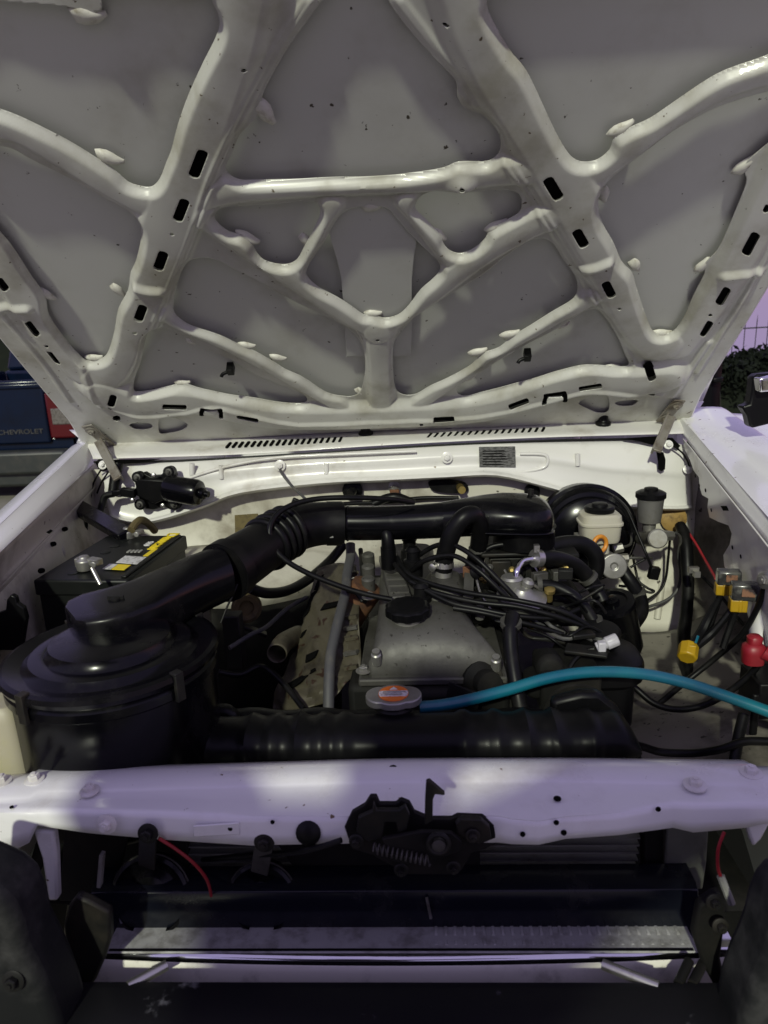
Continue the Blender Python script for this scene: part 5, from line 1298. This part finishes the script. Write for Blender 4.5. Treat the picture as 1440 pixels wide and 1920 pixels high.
O('taped_wires', *sweep(WP([(1300, 1208, 1.14), (1316, 1185, 1.16), (1328, 1160, 1.17), (1346, 1125, 1.19)]), [.008, .009, .008, .006], 10, 5), 'rubber', YC)
O('taped_wires', *sweep(WP([(1304, 1214, 1.14), (1330, 1192, 1.15), (1352, 1168, 1.15), (1376, 1138, 1.15)]), [.006, .007, .006, .006], 10, 5), 'rubber', YC)
O('green_wire', *sweep(WP([(1304, 1206, 1.125), (1309, 1192, 1.13)]), .0022, 6, 1), 'blue_hose', YC)
rb_ = W(1416, 1215, 1.03)
O('terminal_boot', *join(loft([oval(rb_ + V3([-.002, 0, z]), (.017 * s, 0, 0), (0, .016 * s, 0), 16, 2.6) for z, s in ((-.024, .9), (-.006, 1.0), (.004, .95), (.008, .62), (.018, .66), (.022, .4))]), sweep([rb_ + V3([.008, -.01, -.002]), rb_ + V3([.022, -.018, -.01])], [.012, .008], 14, 1)), 'red', CAR, 'red rubber boot over a battery terminal', smooth=50)
sb = W(1440, 1290, 1.04)
O('fuse_holder', *join(box(sb + V3([.01, .01, -.01]), (.07, .07, .06)), box(W(1415, 1340, 1.0), (.012, .006, .07))), 'black_plastic', CAR, 'black fuse holder below the red boot', bevel=.005)

# ------------------------------------------------------------------ wiper motor on the bulkhead
WM = O('wiper_motor', *join(poly(PX([(252, 905), (258, 890), (270, 886), (282, 893), (300, 892), (312, 880), (324, 880), (330, 892), (322, 905), (322, 935), (332, 942), (330, 954), (318, 956), (308, 950), (288, 956), (268, 954), (258, 948), (262, 940), (258, 925)], 1.60), .02),
      poly(PX([(256, 898), (316, 901), (312, 935), (290, 945), (268, 936), (252, 928)], 1.580), .03)), 'black_plastic', CAR, 'black wiper motor bolted to the bulkhead above the battery', bevel=.003)
a, b = W(314, 915, 1.575), W(378, 925, 1.555)
O('motor_can', *join(lathe(a, b - a, [(.028, 0), (.030, .004), (.030, .074), (.027, .081), (.013, .084), (.013, .094), (.008, .096), (.007, .104)], 32)), 'black_paint', WM, 'glossy black motor can', smooth=35)
O('lead_socket', *join(beam(W(254, 925, 1.575), W(228, 922, 1.575), .020, .016, up=(0, -1, 0)), beam(W(228, 922, 1.575), W(212, 926, 1.575), .012, .010, up=(0, -1, 0))), 'black_plastic', WM, bevel=.002)
O('motor_lead', *sweep(WP([(213, 926, 1.575), (198, 930, 1.575), (192, 945, 1.57), (186, 965, 1.56), (176, 985, 1.55)]), .008, 10, 5), 'rubber', WM)
for px, py in ((316, 885), (257, 895), (262, 946), (326, 946)):
    O('mount_bush', *lathe(W(px, py, 1.585), (0, -1, .1), [(.013, -.02), (.013, .0), (.0105, .002)], 18), 'rubber', WM)
    bolt(W(px, py, 1.583), (0, -1, .1), WM, .0045, 'alu')
for px, py in ((288, 891), (305, 948), (248, 938)):
    O('screw', *lathe(W(px, py, 1.575), (0, -1, .1), [(.005, -.004), (.005, .003), (.003, .004)], 10), 'steel', WM)
hose('earth_cable', [(525, 880, 1.615), (530, 890, 1.60), (548, 912, 1.58), (572, 935, 1.52), (582, 948, 1.46)], .003, 'rubber_grey', CAR, 'grey earth cable bolted to the bulkhead')
hose('wiring_loom', [(600, 948, 1.60), (660, 944, 1.62), (720, 942, 1.63), (790, 934, 1.64), (860, 934, 1.64)], .005, 'rubber', CAR, 'slim loom along the firewall behind the intake pipe')
hose('wiring_loom', [(700, 945, 1.60), (722, 935, 1.60), (745, 932, 1.60), (775, 944, 1.58)], .010, 'rubber', CAR, 'ribbed black conduit behind the intake pipe')
hose('drain_tube', [(222, 868, 1.63), (216, 895, 1.62), (212, 925, 1.61)], .012, 'rubber', CAR, 'black rubber drain tube beside the wiper motor')

# ------------------------------------------------------------------ battery (its own thing, sitting in the tray)
bz = 1.045
BFR = G(350, 1003, bz); BFL = G(222, 1012, bz); BNR = G(243, 1085, bz)
bx_ = BFR - BFL; bx_[2] = 0
by_ = BNR - BFR; by_[2] = 0
Lb = .26
ey = by_ / np.linalg.norm(by_); ex = np.cross(ey, V3([0, 0, 1])); ex = ex if ex[0] > 0 else -ex
wd = .172
o_ = BFR.copy()                                  # far right top corner
def BT(a, b, z=0.0):                             # a: from right edge leftwards, b: from far edge towards the front
    return o_ - ex * a + ey * b + V3([0, 0, z])
bcn = BT(wd / 2, Lb / 2)
BAT = empty('battery', (bcn[0], bcn[1], bz - .205), 'black car battery with yellow lettering and white stickers beside the air cleaner', 'battery')
O('case', *box(bcn + V3([0, 0, -.115]), (wd - .008, Lb - .008, .18), X=ex), 'battery', BAT, bevel=.004)
O('lid', *box(bcn + V3([0, 0, -.0145]), (wd, Lb, .029), X=ex), 'battery', BAT, bevel=.004)
O('lid_ridge', *box(BT(.012, Lb / 2, .002), (.010, Lb - .02, .004), X=ex), 'battery', BAT, bevel=.0015)
for i in range(6):
    O('vent_plug', *lathe(BT(wd - .055, .035 + i * .038, 0), (0, 0, 1), [(.010, -.001), (.010, .0012), (.006, .0018)], 16), 'battery', BAT)
O('sticker', *poly([BT(.014, .150, .0035), BT(.062, .140, .0035), BT(.062, .178, .0035), BT(.014, .188, .0035)], .001, V3([0, 0, 1])), 'white_print', BAT, 'white data sticker')
O('sticker', *poly([BT(.026, .192, .0035), BT(.052, .188, .0035), BT(.052, .214, .0035), BT(.026, .218, .0035)], .001, V3([0, 0, 1])), 'yellow_print', BAT, 'yellow warning sticker')
O('sticker', *poly([BT(.053, .188, .0035), BT(.070, .185, .0035), BT(.070, .211, .0035), BT(.053, .214, .0035)], .001, V3([0, 0, 1])), 'white_print', BAT, 'small white sticker')
O('sticker', *poly([BT(.012, .098, .0035), BT(.027, .098, .0035), BT(.027, .142, .0035), BT(.012, .142, .0035)], .001, V3([0, 0, 1])), 'yellow_print', BAT, 'yellow strip sticker')
text('lettering', 'Duncan', .034, BT(.026, .052, .0035), ey, ex, 'yellow_print', BAT, 'yellow brand lettering', bold=.0003)
text('lettering', '900', .017, BT(.050, .068, .0035), ey, ex, 'white_print', BAT, 'white model number', bold=.0004)
for i in range(4):
    text('fine_print', 'IIIIIIII', .007, BT(.045 + i * .0075, .115, .0035), ey, ex, 'grey_plastic', BAT)
tA = G(240, 997, bz + .012); tB = G(158, 1052, bz + .018)
for tc_, nm in ((tA, 'terminal clamp with a brown cable'), (tB, 'corroded grey terminal clamp')):
    O('terminal_clamp', *join(lathe(tc_ + V3([0, 0, -.008]), (0, 0, 1), [(.014, -.008), (.015, .0), (.015, .010), (.010, .014), (.008, .018)], 16), box(tc_ + V3([.020, -.004, 0]), (.026, .016, .012), X=(1, -.5, 0)), lathe(tc_ + V3([.026, -.012, .0]), (0, -1, 0), [(.006, -.012), (.006, .012)], 8), box(tc_ + V3([-.012, .008, -.004]), (.014, .014, .016))), 'alu_light', BAT, nm, bevel=.0015)
O('hold_down_bolt', *sweep([G(172, 1065, bz + .03), G(188, 1096, bz + .004)], .0038, 10, 1), 'steel', BAT, 'bent threaded hold down rod', smooth=60)
O('battery_cable', *sweep(WP([(246, 994, 1.36), (254, 982, 1.38), (264, 975, 1.40), (276, 980, 1.44), (290, 995, 1.48)]), .008, 10, 5), 'brown', BAT, 'frayed brown cable at the far terminal')
# tray and hold-down bar
O('battery_tray', *box(bcn + V3([0, 0, -.218]), (wd + .03, Lb + .03, .024), X=ex), 'dark_metal', CAR, 'dark battery tray', bevel=.003)
O('battery_strut', *join(beam(W(140, 948, 1.55), W(238, 1004, 1.36), .034, .020, up=(0, -.4, 1)), beam(W(150, 945, 1.55), W(150, 1010, 1.52), .03, .02, up=(0, -1, 0))), 'black_paint', CAR, 'black steel strut from the wing to the battery clamp', bevel=.003)
bolt(W(150, 953, 1.53), (.3, -1, .2), CAR, .007, 'steel')
O('bracket', *join(poly([W(a, b, 1.18) for a, b in ((118, 1086), (135, 1080), (148, 1085), (150, 1100), (140, 1118), (155, 1150), (150, 1190), (112, 1190), (113, 1110))], .01), lathe(W(132, 1092, 1.17), (.2, -1, .2), [(.010, 0), (.010, .006), (.006, .010)], 14)), 'dark_metal', CAR, 'dark lug bracket on the inner wing behind the air cleaner', bevel=.002)
O('bracket', *poly([W(a, b, 1.0) for a, b in ((12, 1125), (20, 1115), (29, 1120), (32, 1132), (44, 1140), (50, 1160), (40, 1220), (-20, 1220), (-20, 1155), (10, 1145))], .01), 'black_plastic', CAR, 'black bracket on the inner wing near the washer bottle', bevel=.002)
O('wing_hole', *poly([W(a, b, 1.235) for a, b in ((86, 998), (94, 993), (99, 996), (92, 1001))], .002), 'hole', WLI)
for px, py, Y in ((78, 1070, 1.16), (122, 992, 1.38), (100, 1020, 1.30)):
    O('bolt_hole', *lathe(W(px, py, Y), (1, -.6, .3), [(.005, -.004), (.0045, .004)], 10), 'hole', WLI)
O('plug_bracket', *poly([W(a, b, 1.35) for a, b in ((112, 1020), (120, 1035), (120, 1060), (110, 1075), (102, 1060), (100, 1035))], .012), 'white_worn', WLI, bevel=.003)

# ------------------------------------------------------------------ cab, far parts of the vehicle
ws = [[V3([-.80, 1.86, 1.20]), V3([-.04, 1.84, 1.22]), V3([.73, 1.86, 1.20])], [V3([-.72, 2.15, 1.50]), V3([-.04, 2.12, 1.53]), V3([.66, 2.15, 1.50])], [V3([-.64, 2.40, 1.75]), V3([-.04, 2.36, 1.78]), V3([.58, 2.40, 1.75])]]
O('windscreen', *patch(ws, 5, 4), 'glass', CAR, 'dark windscreen behind the open bonnet', solid=.004)
O('roof', *patch([[V3([-.64, 2.40, 1.76]), V3([-.04, 2.36, 1.79]), V3([.58, 2.40, 1.76])], [V3([-.66, 3.0, 1.80]), V3([-.04, 3.0, 1.83]), V3([.60, 3.0, 1.80])], [V3([-.66, 3.8, 1.76]), V3([-.04, 3.8, 1.79]), V3([.60, 3.8, 1.76])]], 5, 4), 'white_clean', CAR, 'white cab roof', solid=.01)
for s, lb in ((-1, 'white windscreen pillar near the wiper motor'), (1, 'white windscreen pillar by the wing mirror')):
    A = W(1297, 792, 1.80) if s > 0 else V3([-.815, 1.80, 1.17])
    B = W(1341, 690, 2.02) if s > 0 else V3([-.75, 2.02, 1.38])
    C2 = V3([.60, 2.40, 1.76]) if s > 0 else V3([-.66, 2.40, 1.76])
    O('pillar', *sweep([A, (A + C2) / 2 + V3([0, 0, .02]), C2], .022, 10, 4), 'white_clean', CAR, lb, smooth=50)
    xo = .80 if s > 0 else -.88
    O('door', *poly([V3([xo, 2.02, .45]), V3([xo, 3.2, .45]), V3([xo, 3.2, 1.15]), V3([xo - .01 * s, 2.02, 1.13])], .04, V3([s, 0, 0])), 'white_clean', CAR, 'white cab door', bevel=.01)
O('door_edge', *poly(PX([(1288, 792), (1296, 768), (1316, 726), (1338, 684), (1350, 664), (1352, 676), (1330, 726), (1312, 768), (1306, 786)], 1.93), .03), 'white_clean', CAR, 'narrow white edge of the cab beside the bonnet corner', bevel=.004)
O('tail_body', *box((-.04, 3.9, .85), (1.62, 1.4, .8)), 'white_clean', CAR, bevel=.05)
for sx in (-.72, .64):
    for y in (1.15, 3.9):
        wh = O('wheel', *lathe((sx, y, .36), (1, 0, 0), [(.2, -.11), (.33, -.11), (.36, -.08), (.36, .08), (.33, .11), (.2, .11)], 36), 'tyre', CAR)
        O('rim', *lathe((sx, y, .36), (1, 0, 0), [(.05, -.115), (.2, -.108), (.205, .108), (.05, .115)], 24), 'steel', wh)
# wing mirror with plated head
O('wing_mirror', *join(poly(PX([(1391, 763), (1406, 758), (1410, 735), (1412, 708), (1420, 702), (1460, 698), (1460, 790), (1440, 796), (1412, 803), (1406, 798), (1402, 780)], 1.50), .03)), 'black_plastic', CAR, 'black wing mirror stalk with a plated lamp head', bevel=.004)
mh = O('mirror_head', *poly(PX([(1424, 709), (1462, 702), (1462, 733), (1425, 736)], 1.475), .03), 'chrome', CAR, 'plated lamp head on the wing mirror', bevel=.003)
O('lamp_lens', *poly(PX([(1431, 714), (1462, 709), (1462, 728), (1431, 731)], 1.470), .004), 'lamp_clear', mh)
O('tank_brace', *box((.02, .92, .6), (.5, .04, .1)), 'engine_dark', CAR)
O('chassis_rail', *box((-.40, 1.3, .52), (.09, 1.6, .12)), 'engine_dark', CAR, bevel=.01)
O('chassis_rail', *box((.34, 1.3, .52), (.09, 1.6, .12)), 'engine_dark', CAR, bevel=.01)
O('front_axle', *sweep([V3([-.65, 1.15, .36]), V3([.57, 1.15, .36])], .05, 12, 1), 'engine_dark', CAR)

# ================================================================== BLUE PICKUP BEHIND, LEFT
TY = 6.3
def tk(px, py): return W(px, py, TY)
tr = tk(134, 760)[0]; tl_ = tr - 1.70
tcx = (tr + tl_) / 2
TR = empty('pickup', (tcx, TY + 2.2, 0), 'dark blue pickup parked beyond the left wing, tailgate towards the bonnet', 'pickup')
zt = tk(60, 712)[2]; zb = tk(60, 832)[2]
def tb(x0, x1, y0, y1, z0, z1): return box(((x0 + x1) / 2, (y0 + y1) / 2, (z0 + z1) / 2), (x1 - x0, y1 - y0, z1 - z0))
tgr = tk(84, 760)[0]
O('bed', *join(tb(tl_, tl_ + .08, TY + .04, TY + 1.9, .45, zt), tb(tr - .08, tr, TY + .04, TY + 1.9, .45, zt), tb(tl_, tr, TY + .04, TY + 1.9, .42, .56)), 'blue_truck', TR, bevel=.03)
TG = O('tailgate', *tb(tl_ + .20, tgr, TY, TY + .06, zb, zt), 'blue_truck', TR, 'blue tailgate with silver lettering', bevel=.02)
O('tailgate_lip', *tb(tl_ + .20, tgr, TY - .02, TY + .02, zt - .075, zt - .03), 'blue_truck', TG, bevel=.012)
tcg = (tl_ + .2 + tgr) / 2
lw = tk(81, 809)
t_ = text('lettering', 'CHEVROLET', .058, (tk(39, 810)[0], TY - .004, tk(40, 810)[2]), (1, 0, 0), (0, 0, 1), 'alu', TG, 'silver maker lettering', extrude=.004)
v_ = np.array([tuple(q.co) for q in t_.data.vertices]); wdt = v_[:, 0].max() - v_[:, 0].min()
t_.scale = (.42 / wdt, 1, 1)
for sx in (0, 1):
    x1 = tr if sx == 0 else tl_ + .20
    x0 = tgr + .01 if sx == 0 else tl_
    z0, z1 = tk(110, 822)[2], tk(110, 735)[2]
    LM = O('tail_lamp', *tb(x0, x1, TY - .015, TY + .12, z0, z1), 'lamp_red', TR, 'red and clear tail lamp', bevel=.02)
    O('clear_lens', *tb(x0 + .04, x1 + .004, TY - .022, TY + .05, z0 + (z1 - z0) * .30, z0 + (z1 - z0) * .66), 'lamp_clear', LM, bevel=.012)
BP_ = O('rear_bumper', *join(tb(tl_ - .01, tr - .06, TY - .14, TY + .02, tk(60, 885)[2], tk(60, 838)[2] - .02), tb(tl_ - .01, tr - .16, TY - .08, TY + .0, tk(60, 885)[2] - .12, tk(60, 880)[2])), 'dark_bumper', TR, 'dark grey plastic step bumper', bevel=.03)
O('cab_wall', *join(tb(tl_ + .04, tr - .04, TY + 1.9, TY + 3.4, .5, zt), loft([[V3([tl_ + .06, TY + 1.92, zt]), V3([tr - .06, TY + 1.92, zt]), V3([tr - .06, TY + 3.3, zt]), V3([tl_ + .06, TY + 3.3, zt])], [V3([tl_ + .2, TY + 2.05, zt + .62]), V3([tr - .2, TY + 2.05, zt + .62]), V3([tr - .2, TY + 2.8, zt + .62]), V3([tl_ + .2, TY + 2.8, zt + .62])]]), tb(tl_ + .05, tr - .05, TY + 3.3, TY + 4.6, .5, zt - .06)), 'blue_truck', TR, bevel=.04)
O('rear_window', *poly([V3([tl_ + .22, TY + 1.93, zt + .06]), V3([tr - .22, TY + 1.93, zt + .06]), V3([tr - .3, TY + 2.03, zt + .54]), V3([tl_ + .3, TY + 2.03, zt + .54])], .02), 'glass', TR)
for y in (TY + .9, TY + 3.9):
    for x in (tl_ + .12, tr - .12):
        w_ = O('wheel', *lathe((x, y, .34), (1, 0, 0), [(.2, -.11), (.31, -.11), (.34, -.08), (.34, .08), (.31, .11), (.2, .11)], 32), 'tyre', TR)
        O('rim', *lathe((x, y, .34), (1, 0, 0), [(.05, -.113), (.2, -.106), (.2, .106), (.05, .113)], 20), 'steel', w_)
O('underbody', *tb(tl_ + .25, tr - .25, TY + .1, TY + 4.4, .30, .45), 'engine_dark', TR)

# ================================================================== DARK VAN, HEDGE AND FENCE, RIGHT
vy = 4.2
x0 = W(1250, 700, vy)[0]; x1 = W(1369, 640, vy)[0]
VN = empty('van', ((x0 + x1) / 2, vy + 2, 0), 'black van parked behind the right wing, its rear corner showing', 'van')
zt2 = W(1369, 560, vy)[2]
O('body', *box(((x0 + x1) / 2 - .3, vy + 2.2, zt2 / 2 + .15), (x1 - x0 + .6, 4.4, zt2 - .3)), 'van_black', VN, bevel=.08)
O('door_seam', *beam(W(1350, 735, vy - .004), W(1351, 765, vy - .004), .006, .004, up=(0, -1, 0)), 'dark_metal', VN)
O('door_handle', *beam(W(1335, 713, vy - .03), W(1355, 712, vy - .03), .03, .03), 'black_plastic', VN, bevel=.008)
O('window', *poly([W(1300, 600, vy - .01), W(1362, 590, vy - .01), W(1362, 672, vy - .01), W(1300, 676, vy - .01)], .01), 'glass', VN)
O('rear_bumper', *box(((x0 + x1) / 2 - .3, vy - .05, .5), (x1 - x0 + .6, .2, .25)), 'black_plastic', VN, bevel=.03)
for x in (x0 - .4, x1 - .15):
    for y in (vy + .9, vy + 3.6):
        O('wheel', *lathe((x, y, .34), (1, 0, 0), [(.2, -.11), (.31, -.11), (.34, -.08), (.34, .08), (.31, .11), (.2, .11)], 28), 'tyre', VN)

# hedge: leaf clumps on stems
rng = np.random.default_rng(5)
def hedge(name, xa, xb, y, h, n, label):
    e = empty(name, ((xa + xb) / 2, y, 0), label, 'hedge')
    v, f = [], []
    for i in range(n):
        x = rng.uniform(xa, xb)
        top = h * (1 + .05 * sin(x * 3.1) + .035 * sin(x * 7.7 + 1) + .02 * sin(x * 19))
        z = top * (1 - abs(rng.normal(0, .25)) % 1)
        z = max(z, .05) + rng.exponential(.02)
        yy = y + rng.uniform(-.45, .45)
        s = rng.uniform(.03, .06)
        a, b = rng.normal(size=3), rng.normal(size=3)
        a /= np.linalg.norm(a); b -= a * (a @ b); b /= np.linalg.norm(b)
        c = np.array([x, yy, z]); k = len(v)
        v += [c - a * s, c + b * s * .45, c + a * s, c - b * s * .45]
        f.append((k, k + 1, k + 2, k + 3))
    O('foliage', v, f, 'leaf', e, smooth=0, raw=True)
    st = []
    for x in np.arange(xa + .2, xb, .45):
        st.append(sweep([V3([x, y, 0]), V3([x + rng.normal() * .08, y, h * .5]), V3([x + rng.normal() * .15, y, h * .9])], [.03, .02, .006], 6, 3))
    O('stem', *join(*st), 'bark', e)
    O('inner_growth', *box(((xa + xb) / 2, y, h * .42), (xb - xa, .5, h * .84)), 'leaf', e, bevel=.1)
hz_ = W(1420, 668, 9.0)[2]
hedge('hedge', -13.0, -2.8, 13.0, 3.4, 9000, 'tall dark hedge behind the blue pickup')
hedge('hedge', 3.2, 9.0, 9.0, hz_, 15000, 'dark bushy hedge below the spiked fence')
# spiked metal fence beyond it
fy = 10.5
FN = empty('fence', (6.5, fy, 0), 'thin dark spiked metal fence against the dusk sky', 'fence')
zr = W(1400, 618, fy)[2]; zr2 = zr - .42
for z_ in (zr, zr2, .4):
    O('rail', *beam(V3([3.0, fy, z_]), V3([12.0, fy, z_ + .10]), .018, .018), 'fence', FN)
B0 = None
for i in range(56):
    x = 3.05 + i * .155
    if B0 is None:
        B0 = O('bar', *join(beam(V3([x, fy - .03, .1]), V3([x, fy - .03, zr + .05]), .009, .009, up=(0, -1, 0)), lathe((x, fy - .03, zr + .05), (0, 0, 1), [(.007, 0), (.006, .04), (.001, .13)], 6)), 'fence', FN); xb0 = x
    else:
        inst(B0, FN, LOC[B0] + V3([x - xb0, 0, .10 * (x - 3.0) / 9.0])).rotation_euler = (0, radians(random.uniform(-2.5, 2.5)), 0)
for x in (3.0, 6.0, 9.0, 12.0):
    O('post', *beam(V3([x, fy, 0]), V3([x, fy, zr + .05]), .06, .06, up=(0, -1, 0)), 'fence', FN)

# ================================================================== THE PHOTOGRAPHER (stands behind the lens; the shadow on the front panel is theirs)
def person():
    hx = PERSON_X
    y0 = PERSON_Y
    J = {'pel': (hx, y0 - .03, .95), 'sp': (hx, y0 - .02, 1.15), 'ch': (hx, y0, 1.34), 'nk': (hx, y0 + .02, 1.50), 'h1': (hx, y0 + .05, 1.60), 'h2': (hx, y0 + .06, 1.72),
         'sl': (hx - .245, y0, 1.50), 'el': (hx - .31, y0 + .10, 1.57), 'wl': (hx - .08, y0 + .19, 1.36), 'sr': (hx + .205, y0, 1.50), 'er': (hx + .42, y0 + .10, 1.57), 'wr': (hx + .26, y0 + .19, 1.36),
         'll': (hx - .10, y0 - .03, .90), 'kl': (hx - .12, y0 + .02, .50), 'al': (hx - .13, y0 - .04, .09), 'tl': (hx - .14, y0 + .13, .04), 'lr': (hx + .10, y0 - .03, .90), 'kr': (hx + .12, y0 + .02, .50), 'ar': (hx + .13, y0 - .04, .09), 'tr': (hx + .14, y0 + .13, .04)}
    Rr = {'pel': .15, 'sp': .14, 'ch': .155, 'nk': .055, 'h1': .085, 'h2': .085, 'sl': .098, 'el': .095, 'wl': .04, 'sr': .098, 'er': .098, 'wr': .034, 'll': .10, 'kl': .068, 'al': .045, 'tl': .04, 'lr': .10, 'kr': .068, 'ar': .045, 'tr': .04}
    E_ = [('pel', 'sp'), ('sp', 'ch'), ('ch', 'nk'), ('nk', 'h1'), ('h1', 'h2'), ('ch', 'sl'), ('sl', 'el'), ('el', 'wl'), ('ch', 'sr'), ('sr', 'er'), ('er', 'wr'), ('pel', 'll'), ('ll', 'kl'), ('kl', 'al'), ('al', 'tl'), ('pel', 'lr'), ('lr', 'kr'), ('kr', 'ar'), ('ar', 'tr')]
    for s, wn_ in ((-1, 'wl'), (1, 'wr')):
        wv = np.array(J[wn_])
        for i in range(4):
            a = 'f%d%s' % (i, wn_)
            J[a] = tuple(wv + V3([-s * .02 * (1), .012, .015 - i * .02])); J[a + 'e'] = tuple(wv + V3([-s * .06, .020, .012 - i * .02]))
            Rr[a] = .010; Rr[a + 'e'] = .008
            E_ += [(wn_, a), (a, a + 'e')]
        a = 'th' + wn_
        J[a] = tuple(wv + V3([-s * .03, .02, .04])); Rr[a] = .010
        E_.append((wn_, a))
    J = {k_: (hx + (p_[0] - hx), p_[1], p_[2] * .99) for k_, p_ in J.items()}
    keys = list(J)
    base = np.array((hx, y0, 0))
    PE = empty('person', base, 'person in dark clothes holding up a phone in front of the bumper', 'person')
    me = bpy.data.meshes.new('body')
    me.from_pydata([tuple(np.array(J[k]) - base) for k in keys], [(keys.index(a), keys.index(b)) for a, b in E_], [])
    o = bpy.data.objects.new('body', me)
    reg(o, PE, base)
    sk = o.modifiers.new('skin', 'SKIN')
    sk.use_smooth_shade = True
    for i, k in enumerate(keys):
        d = me.skin_vertices[0].data[i]
        d.radius = (Rr[k] * (1.15 if k in ('pel', 'sp', 'ch') else 1), Rr[k] * (.75 if k in ('pel', 'sp', 'ch') else 1))
        d.use_root = (k == 'pel')
    ss = o.modifiers.new('sub', 'SUBSURF'); ss.levels = 1; ss.render_levels = 1
    me.materials.append(M['clothes'])
    return PE
PERSON_X, PERSON_Y = -.17, -.26
person()
